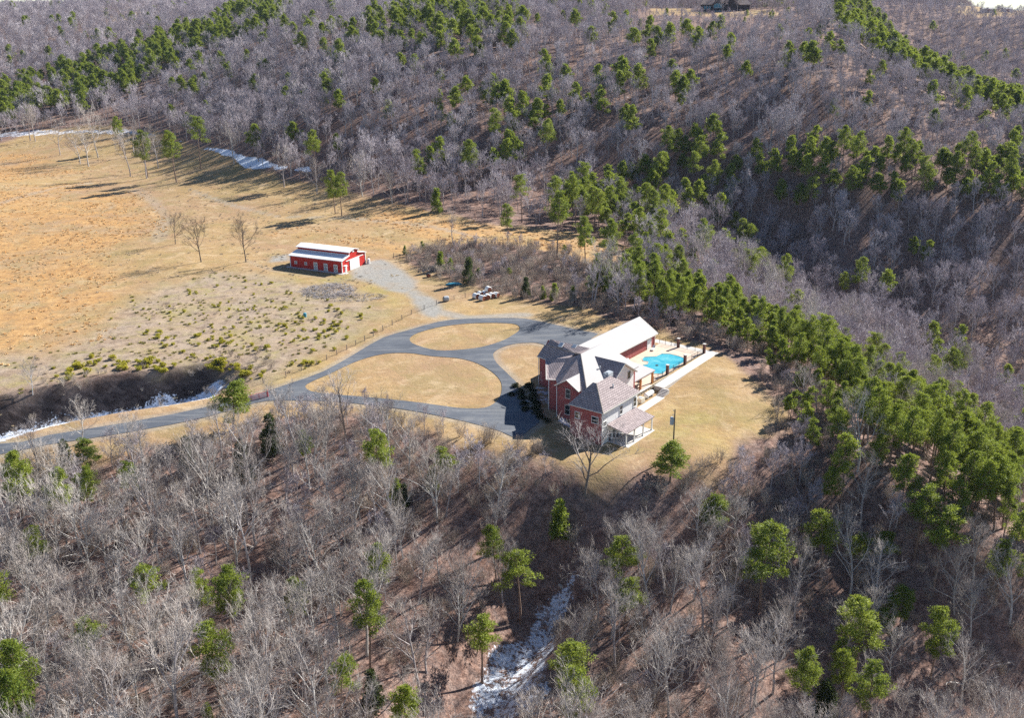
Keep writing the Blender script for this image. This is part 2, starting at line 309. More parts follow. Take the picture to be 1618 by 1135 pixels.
# ------------------------------------------------------------------ object helpers
def tag(o, label=None, cat=None, group=None, kind=None):
    if label: o['label'] = label
    if cat: o['category'] = cat
    if group: o['group'] = group
    if kind: o['kind'] = kind
    return o
def empty(name, loc=(0, 0, 0), rz=0, label=None, cat=None, group=None):
    o = bpy.data.objects.new(name, None); COL.objects.link(o); o.location = loc; o.rotation_euler = (0, 0, rz); o.empty_display_size = .5
    return tag(o, label, cat, group)
class MB:
    def __init__(s): s.v = []; s.f = []
    def face(s, pts):
        i = len(s.v); s.v += [tuple(p) for p in pts]; s.f.append(tuple(range(i, i+len(pts)))); return s
    def box(s, x0, x1, y0, y1, z0, z1):
        i = len(s.v); s.v += [(x, y, z) for z in (z0, z1) for x, y in ((x0, y0), (x1, y0), (x1, y1), (x0, y1))]
        s.f += [tuple(i+k for k in q) for q in ((3, 2, 1, 0), (4, 5, 6, 7), (0, 1, 5, 4), (1, 2, 6, 5), (2, 3, 7, 6), (3, 0, 4, 7))]; return s
    def prism(s, pts, z0, z1):     # ccw footprint
        k = len(pts); i = len(s.v); s.v += [(p[0], p[1], z0) for p in pts]+[(p[0], p[1], z1) for p in pts]
        s.f.append(tuple(i+j for j in reversed(range(k)))); s.f.append(tuple(i+k+j for j in range(k)))
        for j in range(k): s.f.append((i+j, i+(j+1) % k, i+k+(j+1) % k, i+k+j))
        return s
    def slab(s, pts, t=.18):       # polygon in space, thickened straight down
        k = len(pts); i = len(s.v); s.v += [tuple(p) for p in pts]+[(p[0], p[1], p[2]-t) for p in pts]
        s.f.append(tuple(i+j for j in range(k))); s.f.append(tuple(i+k+j for j in reversed(range(k))))
        for j in range(k): s.f.append((i+j, i+k+j, i+k+(j+1) % k, i+(j+1) % k))
        return s
    def extr(s, pts, d):           # polygon pushed along vector d
        k = len(pts); i = len(s.v); d = Vector(d); s.v += [tuple(p) for p in pts]+[tuple(Vector(p)+d) for p in pts]
        s.f.append(tuple(i+j for j in reversed(range(k)))); s.f.append(tuple(i+k+j for j in range(k)))
        for j in range(k): s.f.append((i+j, i+(j+1) % k, i+k+(j+1) % k, i+k+j))
        return s
    def tube(s, p0, p1, r0, r1=None, n=6, cap=True):
        r1 = r0 if r1 is None else r1; p0 = Vector(p0); p1 = Vector(p1); d = (p1-p0).normalized()
        a = d.orthogonal().normalized(); b = d.cross(a); i = len(s.v)
        for p, r in ((p0, r0), (p1, r1)):
            for k in range(n): s.v.append(tuple(p+(a*math.cos(2*math.pi*k/n)+b*math.sin(2*math.pi*k/n))*r))
        for k in range(n): s.f.append((i+k, i+(k+1) % n, i+n+(k+1) % n, i+n+k))
        if cap: s.f.append(tuple(i+n+k for k in range(n))); s.f.append(tuple(i+k for k in reversed(range(n))))
        return s
    def mesh(s, name, mat, uv=True, smooth=False):
        me = bpy.data.meshes.new(name); me.from_pydata(s.v, [], s.f); me.materials.append(mat)
        if uv:
            L = me.uv_layers.new(name='UVMap'); Z = Vector((0, 0, 1))
            for p in me.polygons:
                nn = p.normal; tt = Z.cross(nn); tt = tt.normalized() if tt.length > 1e-3 else Vector((1, 0, 0)); bb = nn.cross(tt)
                for li in p.loop_indices:
                    c = me.vertices[me.loops[li].vertex_index].co; L.data[li].uv = (c.dot(tt), c.dot(bb))
        if smooth: me.polygons.foreach_set('use_smooth', [True]*len(me.polygons))
        me.update(); return me
    def build(s, name, mat, parent=None, smooth=False):
        o = bpy.data.objects.new(name, s.mesh(name, mat, True, smooth)); COL.objects.link(o)
        if parent: o.parent = parent
        return o
def fixn(o):
    import bmesh
    bm = bmesh.new(); bm.from_mesh(o.data); bmesh.ops.recalc_face_normals(bm, faces=bm.faces); bm.to_mesh(o.data); bm.free(); return o

# ------------------------------------------------------------------ regions on the ground
OPEN_F = poly([(-500,215),(-200,225),(0,225),(60,208),(130,196),(200,200),(262,215),(330,235),(400,262),(470,285),(540,300),(600,318),(690,335),(780,352),(860,360),(930,372),(1000,392),(1010,425),(985,440),(945,425),(880,395),(790,388),(720,388),(665,395),(640,408),(690,440),(735,452),(800,470),(880,483),(940,495),(1000,510),(1060,528),(1130,548),(1180,575),(1215,610),(1235,650),(1225,690),(1180,720),(1120,735),(1075,752),(1020,768),(975,778),(925,765),(880,728),(850,712),(800,705),(700,678),(600,655),(520,648),(440,655),(340,690),(220,720),(100,735),(0,745),(-500,800)])
DRIVE_OUT = [(-120,738),(-60,725),(0,719),(78,703),(208,683),(325,660),(405,637),(440,633.5),(500,634),(560,638),(620,645),(680,655),(740,668),(790,682),(812,692),(826,689),(838,678),(852,668),(846,655),(834,640),(822,626),(817,606),(808,597),(796,585),(784,573),(779,561),(785,554),(797,548),(812,544),(830,542),(848,542),(864,547),(876,556),(920,560),(935,535),(945,528),(925,524),(905,520),(870,512),(830,504),(800,503),(737,504),(692,509),(644,522.5),(605,534),(565,557),(512,587),(459,606),(404,624),(325,644),(208,667),(78,688),(0,702),(-60,709),(-120,720)]
ISL = [[(647,536),(655,529),(668,524),(690,518),(715,514),(740,511.5),(770,510.5),(800,511),(815,513),(821,517),(820,523),(810,530),(798,537),(782,543),(760,549),(738,552),(715,554),(690,554),(668,549),(652,543)],
       [(483,613),(484,609),(490,605),(505,598),(520,592),(540,582),(560,573),(580,566),(605,560),(630,558),(655,559),(680,563),(720,566),(740,570),(755,575),(770,583),(782,592),(790,601),(793,611),(792,622),(787,632),(778,640),(765,645),(740,646),(700,642),(640,634),(580,628),(520,623),(492,619)]]
def smooth_poly(pts, k=3, closed=True):
    pts = [Vector(p) for p in pts]; out = []; m = len(pts)
    for i in range(m):
        p0, p1, p2, p3 = pts[i-1], pts[i], pts[(i+1) % m], pts[(i+2) % m]
        for j in range(k):
            s = j/k; out.append(0.5*((2*p1)+(p2-p0)*s+(2*p0-5*p1+4*p2-p3)*s*s+(3*p1-p0-3*p2+p3)*s**3))
    return out
def flat(p): return (p[0], p[1])
DRV = np.array([flat(p) for p in smooth_poly([(*P(u, v)[:2], 0) for u, v in DRIVE_OUT], 2)])
ISLW = [np.array([flat(p) for p in smooth_poly([(*P(u, v)[:2], 0) for u, v in q], 2)]) for q in ISL]
GRAVEL = [poly([(552,425),(560,417),(600,411),(622,418),(640,428),(656,442),(658,456),(640,464),(615,458),(585,448),(560,440)]), poly([(640,460),(660,458),(690,478),(700,492),(690,505),(672,500),(655,480)]), poly([(430,405),(456,402),(456,412),(428,414)])]
ORANGE = [poly([(-300,300),(120,290),(230,320),(265,345),(240,370),(150,400),(200,430),(180,500),(120,545),(20,560),(-300,560)]), poly([(440,372),(480,365),(560,372),(640,385),(660,398),(600,402),(520,386)]), poly([(560,335),(640,330),(760,352),(860,368),(960,375),(1005,400),(1005,428),(930,415),(850,392),(720,392),(640,375)]), poly([(-300,240),(60,240),(120,270),(0,290),(-300,290)])]
GREENISH = [poly([(440,428),(520,432),(600,438),(640,470),(600,520),(540,560),(470,590),(430,600),(470,560),(560,510),(600,480),(560,455),(440,450)]), poly([(1080,640),(1180,640),(1200,680),(1120,700),(1000,690),(960,740),(930,730),(1000,680)])]
BRUSHY = [poly([(90,560),(160,510),(230,455),(330,430),(440,440),(530,450),(600,470),(600,500),(540,545),(450,590),(400,612),(350,600),(200,590),(100,620),(0,650),(-100,660),(-100,560)])]
SNOW = [(poly([(-40,680),(0,662),(60,650),(95,632),(130,626),(190,616),(275,606),(350,602),(352,630),(280,642),(200,657),(130,666),(75,682),(-40,714)]), .60),
        (poly([(715,1160),(718,1075),(760,1030),(830,930),(880,880),(925,868),(935,890),(925,960),(890,1040),(850,1160)]), .535),
        (poly([(878,655),(890,655),(905,668),(955,698),(956,704),(945,707),(925,702),(900,686),(880,668)]), .70),
        (poly([(-80,216),(60,203),(150,203),(215,200),(262,215),(230,218),(130,212),(50,216),(-80,226)]), .535),
        (poly([(255,212),(300,225),(345,233),(400,247),(450,258),(492,262),(492,272),(440,272),(385,268),(370,258),(335,240),(290,226)]), .74),
        (poly([(940,120),(1010,130),(1080,195),(1060,205),(985,170)]), .42), (poly([(1180,110),(1240,150),(1260,205),(1200,190)]), .47),
        (poly([(130,690),(300,900),(420,1000),(350,1100),(100,1000),(0,900)]), .37)]
FARCLR = [poly([(1018,13),(1090,14),(1150,19),(1180,15),(1225,17),(1240,25),(1170,27),(1030,24)]), poly([(168,28),(210,20),(245,16),(245,22),(205,34),(175,35)]), poly([(1500,17),(1640,15),(1640,27),(1540,27)])]
TRACKS = [([tuple(P(u, v)[:2]) for u, v in q], wd, kk) for q, wd, kk in (
    (((-40,335),(30,312),(90,296),(140,290)), 1.6, .45), (((215,300),(245,320),(262,345),(250,380)), 2.2, .30), (((300,300),(380,328),(440,342),(540,345),(640,352),(700,362),(760,376)), 1.2, .5),
    (((660,470),(690,492),(735,503),(790,500),(830,498)), 2.0, .8), (((390,412),(430,428),(520,440),(600,446)), 1.0, .25))]
def cover(x, y):
    Cc = np.zeros((len(x), 4)); A = np.zeros((len(x), 4)); B = np.zeros((len(x), 4)); A[:, 3] = B[:, 3] = 1
    wob = (vnoise(x, y, 9, 11)-.5)*7+(vnoise(x, y, 3, 12)-.5)*3
    op = sstep(-2.5, 2.5, sdist(x, y, OPEN_F)+wob)
    for q in FARCLR: op = np.maximum(op, sstep(-3, 3, sdist(x, y, q)))
    d, s, par, tot = seg_info(x, y, RAV)
    B[:, 0] = np.maximum(B[:, 0], .62*(1-sstep(tot-7, tot+1, par))*np.where(s > 0, 1-sstep(1.2, 3.0, d+wob*.25), 1-sstep(4.5, 7.5, d)))
    rv = (1-sstep(tot-10, tot+2, par))*np.where(s > 0, 1-sstep(5, 10, d+wob*.5), 1-sstep(8, 13, d))
    A[:, 0] = np.maximum(1-op, rv)
    Cc[:, 0] = (1-sstep(tot-9, tot+1, par))*np.where(s > 0, 1-sstep(3.5, 7, d+wob*.5), 1-sstep(2, 6, d))  # ravine bank mask: dark rock with shade painted into its colour
    for q in ORANGE: A[:, 1] = np.maximum(A[:, 1], sstep(-6, 8, sdist(x, y, q)+wob))
    for q in GRAVEL: A[:, 2] = np.maximum(A[:, 2], sstep(-1.5, 1.5, sdist(x, y, q)+wob*.25))
    for q in GREENISH: B[:, 1] = np.maximum(B[:, 1], sstep(-6, 8, sdist(x, y, q)+wob))
    for q in BRUSHY: B[:, 2] = np.maximum(B[:, 2], sstep(-5, 7, sdist(x, y, q)+wob))
    for q, k in SNOW: B[:, 0] = np.maximum(B[:, 0], k*sstep(-2, 3, sdist(x, y, q)+wob*.4))
    for pts, wd, kk in TRACKS:
        d2 = seg_info(x, y, pts)[0]; A[:, 2] = np.maximum(A[:, 2], kk*(1-sstep(wd*.5, wd*1.5, d2+wob*.12)))
    # bare dusty strip beside the driveway
    dd = sdist(x, y, DRV); A[:, 2] = np.maximum(A[:, 2], .45*sstep(-2.2, -.6, dd)*(dd < .5))
    a, b = inv_house(x, y)
    B[:, 0] = np.maximum(B[:, 0], .5*((a > 4) & (a < 16) & (b < -17) & (b > -25) & (b-a < -25)))
    return A, B, Cc

# ------------------------------------------------------------------ ground sheet
def ground():
    rs = [45.0]
    while rs[-1] < 9000: rs.append(rs[-1]+max(.85, min(rs[-1]*.0045, 1.4)) if rs[-1] < 330 else rs[-1]*1.009)
    rs = np.array(rs); an = np.linspace(R_(-46), R_(46), 560); AA, RR = np.meshgrid(an, rs)
    x = (RR*np.sin(AA)).ravel(); y = (RR*np.cos(AA)).ravel()
    z = np.concatenate([terrain_full(x[i:i+40000], y[i:i+40000]) for i in range(0, len(x), 40000)])
    nr, na = AA.shape; me = bpy.data.meshes.new('ground')
    idx = np.arange(nr*na).reshape(nr, na); q = np.stack([idx[:-1, :-1], idx[:-1, 1:], idx[1:, 1:], idx[1:, :-1]], -1).reshape(-1, 4)
    me.vertices.add(len(x)); me.vertices.foreach_set('co', np.stack([x, y, z], -1).ravel())
    me.loops.add(q.size); me.loops.foreach_set('vertex_index', q.ravel()); me.polygons.add(len(q))
    me.polygons.foreach_set('loop_start', np.arange(0, q.size, 4)); me.polygons.foreach_set('loop_total', np.full(len(q), 4)); me.update(calc_edges=True)
    me.polygons.foreach_set('use_smooth', np.ones(len(q), bool))
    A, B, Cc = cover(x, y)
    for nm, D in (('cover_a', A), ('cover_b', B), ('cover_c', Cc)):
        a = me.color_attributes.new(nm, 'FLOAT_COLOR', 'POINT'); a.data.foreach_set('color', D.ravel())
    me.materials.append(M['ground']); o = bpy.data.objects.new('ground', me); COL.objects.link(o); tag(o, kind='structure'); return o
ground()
def draped(name, outer, holes, mat, lift, step=2.0):
    vs_ = [Vector(p) for p in outer]; ed = [(i, (i+1) % len(outer)) for i in range(len(outer))]
    for h in holes:
        k = len(vs_); vs_ += [Vector(p) for p in h]; ed += [(k+i, k+(i+1) % len(h)) for i in range(len(h))]
    o = np.array(outer); x0, y0 = o.min(0); x1, y1 = o.max(0); gx, gy = np.meshgrid(np.arange(x0, x1, step), np.arange(y0, y1, step)); gx = gx.ravel(); gy = gy.ravel()
    ok = sdist(gx, gy, o) > .4
    for h in holes: ok &= sdist(gx, gy, np.array(h)) < -.4
    vs_ += [Vector((a, b)) for a, b in zip(gx[ok], gy[ok])]
    V, E, Fc, *_ = geometry.delaunay_2d_cdt(vs_, ed, [], 0, 1e-4)
    cx = np.array([sum((V[i] for i in f), Vector((0, 0)))/len(f) for f in Fc]); ok = inpoly(cx[:, 0], cx[:, 1], o)
    for h in holes: ok &= ~inpoly(cx[:, 0], cx[:, 1], np.array(h))
    xs = np.array([v[0] for v in V]); ys = np.array([v[1] for v in V]); zs = terrain_full(xs, ys)
    me = bpy.data.meshes.new(name); me.from_pydata([(a, b, c+lift) for a, b, c in zip(xs, ys, zs)], [], [f for f, k in zip(Fc, ok) if k]); me.materials.append(mat)
    ob = bpy.data.objects.new(name, me); COL.objects.link(ob); return ob
tag(draped('driveway', DRV, ISLW, M['asphalt'], .07), kind='structure')

# ------------------------------------------------------------------ the brick house (local axes: x = a, y = -b)
def q3(*pts): return [(a, -b, z) for a, b, z in pts]
house = empty('brick_house', (HO[0], HO[1], 0), HA, 'large red brick country house with white and brown roofs on the pale lawn', 'house')
def fp(*pts): return [(a, -b) for a, b in pts]
def ccw(pts):
    s = sum(pts[i-1][0]*pts[i][1]-pts[i][0]*pts[i-1][1] for i in range(len(pts))); return pts if s > 0 else pts[::-1]
mb = MB()
mb.prism(ccw(fp((4.5, -12.9), (4.5, -6.5), (5.0, -6.4), (21.8, -6.4), (21.8, -18.8), (23.2, -18.8), (23.2, -25), (15.3, -25), (14.9, -22.7), (6.2, -16.0), (6.5, -14.6), (6.5, -12.9))), -1.2, 6.15)
mb.extr(q3((4.5, -12.9, 6.15), (4.5, -8.1, 6.15), (4.5, -10.5, 7.75)), (3, 0, 0))                 # front gable
mb.extr(q3((15.3, -24.98, 6.1), (17.2, -24.98, 7.8), (18.2, -24.98, 8.9), (23.2, -24.98, 6.1)), (0, -.6, 0))
w1 = fixn(mb.build('wall', M['brick'], house))
mb = MB(); mb.prism(ccw(fp((.05, -6.9), (.05, -.03), (11.9, -.03), (11.9, -6.9))), -1.6, 5.55); fixn(mb.build('wall', M['brick'], house))
mb = MB(); mb.box(.0, 12.0, 0, .06, -1.6, 5.55); fixn(mb.build('side_wall', M['siding'], house))
mb = MB(); mb.prism(ccw(fp((11.0, -7.2), (11.0, -5.3), (19.4, -5.3), (19.4, -7.2))), -.4, 6.1); mb.extr(q3((11.0, -5.3, 6.1), (19.4, -5.3, 6.1), (15.2, -5.3, 8.9)), (0, 1.6, 0)); fixn(mb.build('gable_wall', M['siding'], house))
mb = MB(); mb.box(21.9, 50.0, 18.15, 27.0, -.6, 3.05); mb.extr(q3((49.9, -18.15, 3.05), (49.9, -27, 3.05), (49.9, -22.6, 5.8)), (-.3, 0, 0)); mb.extr(q3((22, -18.15, 3.05), (22, -27, 3.05), (22, -22.6, 5.8)), (.3, 0, 0))
fixn(mb.build('garage_wall', M['brick'], house))
mb = MB(); mb.box(4.56, 6.4, 6.38, 6.44, 5.55, 6.1); fixn(mb.build('wall_panel', M['siding'], house))
def roof(name, mat, *polys, t=.22):
    m = MB()
    for p in polys: m.slab(q3(*p), t)
    return fixn(m.build(name, M[mat], house))
roof('main_roof', 'white_roof', [(12.6,-13.2,9.92),(20.5,-13.2,9.92),(22.4,-6.0,6.1),(4.4,-6.0,6.1),(5.3,-6.9,6.55)], [(12.6,-13.2,9.92),(15.4,-14.4,9.42),(17.2,-14.3,9.5),(22.4,-19.2,6.1),(20.5,-13.2,9.92)], [(20.5,-13.2,9.92),(22.4,-19.2,6.1),(22.4,-6.0,6.1)])
roof('front_roof', 'shingle', [(4.5,-6.1,6.15),(12.6,-13.15,9.93),(12.7,-16.1,8.52),(6.7,-14.8,6.2),(4.5,-12.9,6.15)], t=.2)
roof('bay_roof', 'shingle', [(14.8,-23.0,6.2),(5.8,-16.3,6.2),(6.7,-14.75,6.2),(12.75,-16.15,8.5)], t=.2)
roof('wing_roof', 'shingle', [(15.2,-25.5,6.2),(14.8,-22.95,6.22),(12.75,-16.1,8.52),(15.1,-16.1,8.6),(17.3,-25.2,8.02)], t=.2)
roof('upper_wing_roof', 'shingle', [(17.2,-24.6,8.2),(15.2,-16.3,8.72),(12.65,-13.3,9.96),(17.25,-14.2,9.62),(18.3,-24.4,9.15)], [(18.3,-24.4,9.15),(17.25,-14.2,9.62),(22.2,-18.9,6.2),(23.6,-25.4,6.1)], t=.2)
roof('gable_roof', 'white_roof', [(4.1,-10.5,7.92),(9.6,-10.5,7.92),(6.6,-7.8,6.22),(4.1,-7.8,6.22)], [(4.1,-10.5,7.92),(4.1,-13.2,6.22),(7.0,-13.2,6.22),(9.6,-10.5,7.92)], t=.16)
roof('hip_roof', 'shingle', [(-.35,-7.0,5.5),(-.35,.4,5.5),(3.5,-3.6,9.0),(3.6,-4.4,9.0)], [(-.35,.4,5.5),(12.4,.4,5.5),(8.2,-3.6,9.0),(3.5,-3.6,9.0)], [(12.4,.4,5.5),(12.4,-7.2,5.5),(8.2,-3.6,9.0)], [(3.6,-4.4,9.0),(3.5,-3.6,9.0),(8.2,-3.6,9.0),(12.4,-7.2,5.5),(5,-7.2,5.6)], t=.2)
roof('dormer_roof', 'shingle', [(15.2,-11.6,9.12),(15.2,-4.8,9.12),(10.6,-4.8,6.05),(10.6,-8.2,6.05)], t=.2)
roof('dormer_roof', 'white_roof', [(15.22,-11.6,9.12),(19.85,-8.2,6.05),(19.85,-4.8,6.05),(15.22,-4.8,9.12)], t=.2)
roof('garage_roof', 'white_roof', [(21.6,-22.6,6.0),(50.4,-22.6,6.0),(50.4,-17.7,3.0),(21.6,-17.7,3.0)], [(21.6,-22.62,6.0),(21.6,-27.5,3.0),(50.4,-27.5,3.0),(50.4,-22.62,6.0)])
roof('patio_roof', 'white_roof', [(20.2,-6.5,2.85),(30.0,-6.5,2.85),(30.4,-18.0,3.9),(20.2,-18.0,3.9)], t=.2)
roof('porch_roof', 'shingle', [(1.7,-.06,2.55),(1.7,4.1,1.72),(11.5,4.1,1.72),(11.5,-.06,2.55)], t=.16)
# eaves / trim boards
def trim(*segs, mat='trim', r=.11, nm='eave_trim'):
    if nm == 'downspout':
        for p0, p1 in segs: m = MB(); m.tube(q3(p0)[0], q3(p1)[0], r, n=4); m.build(nm, M[mat], house)
        return
    m = MB()
    for p0, p1 in segs: m.tube(q3(p0)[0], q3(p1)[0], r, n=4)
    return m.build(nm, M[mat], house)
trim(((-.4,.45,5.4),(12.4,.45,5.4)), ((-.4,-7,5.4),(-.4,.45,5.4)), ((4.0,-13.3,6.15),(4.0,-10.5,7.85)), ((4.0,-10.5,7.85),(4.0,-7.7,6.15)), ((15.1,-25.5,6.1),(14.75,-23,6.1)), ((14.75,-23,6.1),(5.7,-16.35,6.1)), ((5.7,-16.35,6.1),(6.6,-14.7,6.1)), ((10.5,-4.75,6.0),(15.2,-4.75,9.06)), ((15.2,-4.75,9.06),(19.9,-4.75,6.0)), ((21.6,-17.6,2.9),(50.4,-17.6,2.9)), ((50.45,-17.7,2.95),(50.45,-22.6,5.95)), ((50.45,-27.5,2.95),(50.45,-22.6,5.95)))
trim(((15.15,-25.1,0),(15.15,-25.1,6.1)), ((5.95,-15.95,-.2),(5.95,-15.95,6.1)), ((4.35,-12.95,-.6),(4.35,-12.95,6.1)), ((-.06,.06,-1.3),(-.06,.06,5.4)), ((34.5,-18.05,0),(34.5,-18.05,2.95)), ((49.9,-18.05,0),(49.9,-18.05,2.95)), mat='white', r=.08, nm='downspout')
trim(((12.6,-13.2,10.0),(5.3,-6.9,6.6)), ((3.5,-3.6,9.06),(-.35,.4,5.56)), ((12.65,-13.3,10.02),(15.2,-16.3,8.8)), ((15.3,-16.3,8.75),(17.25,-24.7,8.2)), mat='bark_dark' if False else 'wood', r=.09, nm='ridge_cap')
def window(a, b, z, wd, ht, face, parent=house, mid=True, name='window', fm='white'):
    """face: 'f' towards -a, 'r' towards +b; the frame is a part, the pane a sub-part"""
    m = MB(); g = MB(); e = .07
    def bx(m, u0, u1, z0, z1, d0, d1):
        if face == 'f': m.box(a-d1, a-d0, -b-u1, -b-u0, z0, z1)
        elif face == 'r': m.box(a+u0, a+u1, -b-d1, -b-d0, z0, z1)
    h = wd/2; k = ht/2
    bx(m, -h-e, h+e, z+k, z+k+e*1.5, 0, .09); bx(m, -h-e*1.5, h+e*1.5, z-k-e*1.5, z-k, 0, .13); bx(m, -h-e, -h, z-k, z+k, 0, .08); bx(m, h, h+e, z-k, z+k, 0, .08)
    if mid: bx(m, -h, h, z-.03, z+.03, 0, .06)
    bx(g, -h, h, z-k, z+k, .005, .03)
    f = m.build(name, M[fm], parent); g.build('pane', M['glass'], f); return f
window(4.5, -10.5, 5.0, .95, 1.7, 'f', fm='trim'); window(4.5, -10.6, 1.75, 1.0, 1.8, 'f', fm='trim')
window(.05, -5.3, 3.55, 1.0, 1.2, 'f'); window(.05, -1.5, 3.55, 1.35, 1.15, 'f')
window(6.3, .0, 3.75, .9, 1.6, 'r'); window(11.1, .0, 3.7, .9, 1.7, 'r'); window(.9, 0, 2.9, .9, .8, 'r')
window(17.6, -5.3, 5.9, .8, 1.2, 'r', fm='wood'); window(15.28, -24.1, 2.0, .9, 1.6, 'f', fm='trim')
window(6.5, -13.7, 4.6, .7, 1.4, 'f', fm='trim')
for a_ in (2.6, 4.1, 5.2, 7.2): window(a_, .0, -.05, .85, 1.9, 'r', name='porch_door' if a_ != 7.2 else 'window', mid=False)
m = MB(); m.box(46.6, 48.4, 18.08, 18.16, 0, 2.3); dr = m.build('door', M['white'], house); m = MB(); m.box(48.1, 48.22, 18.02, 18.08, .95, 1.1); m.build('handle', M['grey_metal'], dr)
for k, b_ in enumerate((-20.6, -17.7)):      # skylights
    m = MB(); aa = 16.75+.38*k; m.slab(q3((aa-.55,b_-.5,8.93+.11*k),(aa-.55,b_+.5,8.99+.11*k),(aa+.45,b_+.4,9.53+.09*k),(aa+.45,b_-.6,9.48+.08*k)), .12); s_ = m.build('skylight', M['white'], house)
    m = MB(); m.slab(q3((aa-.4,b_-.36,9.04+.11*k),(aa-.4,b_+.36,9.08+.11*k),(aa+.32,b_+.28,9.50+.09*k),(aa+.32,b_-.46,9.46+.08*k)), .03); m.build('pane', M['grey_metal'], s_)
for a_, b_, z_ in ((9.2, -5.2, 8.3), (7.7, -4.4, 8.9), (6.6, -2.0, 7.6), (13.0, -9.0, 7.7), (24, -21, 5.05)):
    m = MB(); m.tube((a_, -b_, z_-.3), (a_, -b_, z_+.55), .12, .12, 8); m.tube((a_, -b_, z_+.5), (a_, -b_, z_+.62), .2, .1, 8); m.build('roof_vent', M['grey_metal'], house)
m = MB(); m.box(8.0, 9.6, 3.9, 5.0, 8.5, 9.35); m.box(8.2, 9.4, 4.1, 4.8, 9.35, 9.5); m.build('roof_unit', M['grey_metal'], house)
for a_, b_ in ((21.4, -6.9), (24.9, -6.9), (29.6, -6.9)): m = MB(); m.box(a_-.18, a_+.18, -b_-.18, -b_+.18, .05, 2.72); m.build('patio_post', M['orange_wood'], house)
m = MB(); m.box(20.4, 29.9, 6.62, 6.82, 2.42, 2.66); m.build('patio_beam', M['orange_wood'], house)
for a_ in (2.1, 4.9, 8.0, 11.1): m = MB(); m.box(a_-.11, a_+.11, -3.92, -3.7, -1.05, 1.6); m.box(a_-.17, a_+.17, -3.98, -3.64, -1.05, -.8); m.build('porch_post', M['white'], house)
m = MB(); m.box(1.9, 11.3, -3.9, -3.72, 1.36, 1.58); m.build('porch_beam', M['trim'], house)
# paving (part of the setting)
def pave(name, mat, pts, z0, z1):
    m = MB(); m.prism(ccw([tuple((Matrix.Rotation(HA, 2) @ Vector(p)) + Vector(HO)) for p in fp(*pts)]), z0, z1); o = m.build(name, M[mat]); return tag(fixn(o), kind='structure')
pave('pool_deck', 'deck', [(22.0,-17.98),(52.0,-17.98),(52.0,-6.9),(19.6,-6.9),(19.6,-8)], -1.3, .055)
pave('deck_apron_path', 'concrete', [(52.05,-20.1),(54.2,-20.1),(54.2,-4.2),(28.6,-3.6),(28.6,-5.9),(52.05,-6.6)], -1.2, .03)
pave('patio_path', 'concrete', [(1.9,.0),(1.9,4.4),(11.4,4.4),(11.4,.0)], -1.6, -1.0+.02)
pave('lower_path', 'concrete', [(12.1,-3.6),(12.1,-1.6),(26.3,-2.0),(26.3,-3.9)], -1.5, -.96)
for i in range(6): pave('path_step', 'concrete', [(26.32+i*.38,-3.95),(26.32+i*.38,-2.3),(26.69+i*.38,-2.3),(26.69+i*.38,-3.95)], -1.4, -.85+i*.16)
# retaining wall with boards, tank, cabinet
rw = empty('retaining_wall', (HO[0], HO[1], 0), HA, 'tan board retaining wall beside the pool deck between the wing and the steps', 'wall')
m = MB(); m.box(12.2, 36, 6.15, 6.45, -1.5, .1); 
for i in range(20): m.box(12.4+i*.9, 13.1+i*.9, 6.05, 6.15, -1.5, .2)
m.build('panel', M['tan_board'], rw); m = MB(); m.box(12.1, 28, 5.95, 6.55, .1, .22); m.build('cap', M['trim'], rw)
tk = empty('storage_tank', (HO[0], HO[1], 0), HA, 'white horizontal tank lying beside the board wall next to the steps', 'tank')
m = MB(); prof = [(0, .12), (.12, .4), (.35, .52), (2.75, .52), (2.98, .4), (3.1, .12)]
for (x0, r0), (x1, r1) in zip(prof[:-1], prof[1:]): m.tube((23.2+x0, 4.8, -.3), (23.2+x1, 4.8, -.3), r0, r1, 14, cap=x0 in (0, 2.98))
m.build('tank_body', M['white'], tk, smooth=False)
for x in (23.7, 25.5): m = MB(); m.box(x, x+.25, 4.35, 5.25, -1.0, -.72); m.build('saddle', M['concrete'], tk)
ac = empty('cooling_unit', (HO[0], HO[1], 0), HA, 'beige boxy cooling unit by the board wall, between tank and wing', 'cooling unit')
m = MB(); m.box(20.7, 22.1, 4.1, 5.3, -1.0, .02); m.build('cabinet', M['beige'], ac); m = MB(); m.tube((21.4, 4.7, .0), (21.4, 4.7, .1), .42, .42, 14); m.build('fan_grille', M['grey_metal'], ac)
m = MB(); m.box(18.9, 19.7, 4.3, 5.1, -1.0, -.2); m.box(19.0, 19.6, 4.4, 5.0, -.2, -.12); o = m.build('utility_box', M['beige']); o.location = (HO[0], HO[1], 0); o.rotation_euler = (0, 0, HA); tag(o, 'small beige utility box at the house end of the board wall', 'utility box')
# pool
pl = MB(); pp = [(42.0,-16.1),(43.9,-14.2),(46.1,-14.1),(47.1,-12.6),(47.0,-10.2),(46.4,-8.4),(44.9,-7.5),(39.4,-7.5),(37.0,-7.9),(35.3,-7.6),(34.3,-9.2),(34.8,-10.2),(33.6,-11.2),(34.6,-12.8),(37.4,-13.8),(38.4,-13.2),(39.9,-13.9),(39.6,-15.0),(40.8,-15.9)]
pool = empty('swimming_pool', (HO[0], HO[1], 0), HA, 'turquoise stepped swimming pool in the tan deck beside the garage wing', 'swimming pool')
pl.prism(ccw(fp(*pp)), .0, .075); fixn(pl.build('water_cover', M['pool'], pool))
m = MB(); c_ = fp(*pp)
for p0, p1 in zip(c_, c_[1:]+c_[:1]): m.tube((*p0, .06), (*p1, .06), .09, n=4)
m.build('coping', M['deck'], pool)
m = MB(); m.tube((39.0, 11.2, .07), (39.0, 11.2, .16), .35, .3, 10); m.build('skimmer_float', M['iron'], pool)
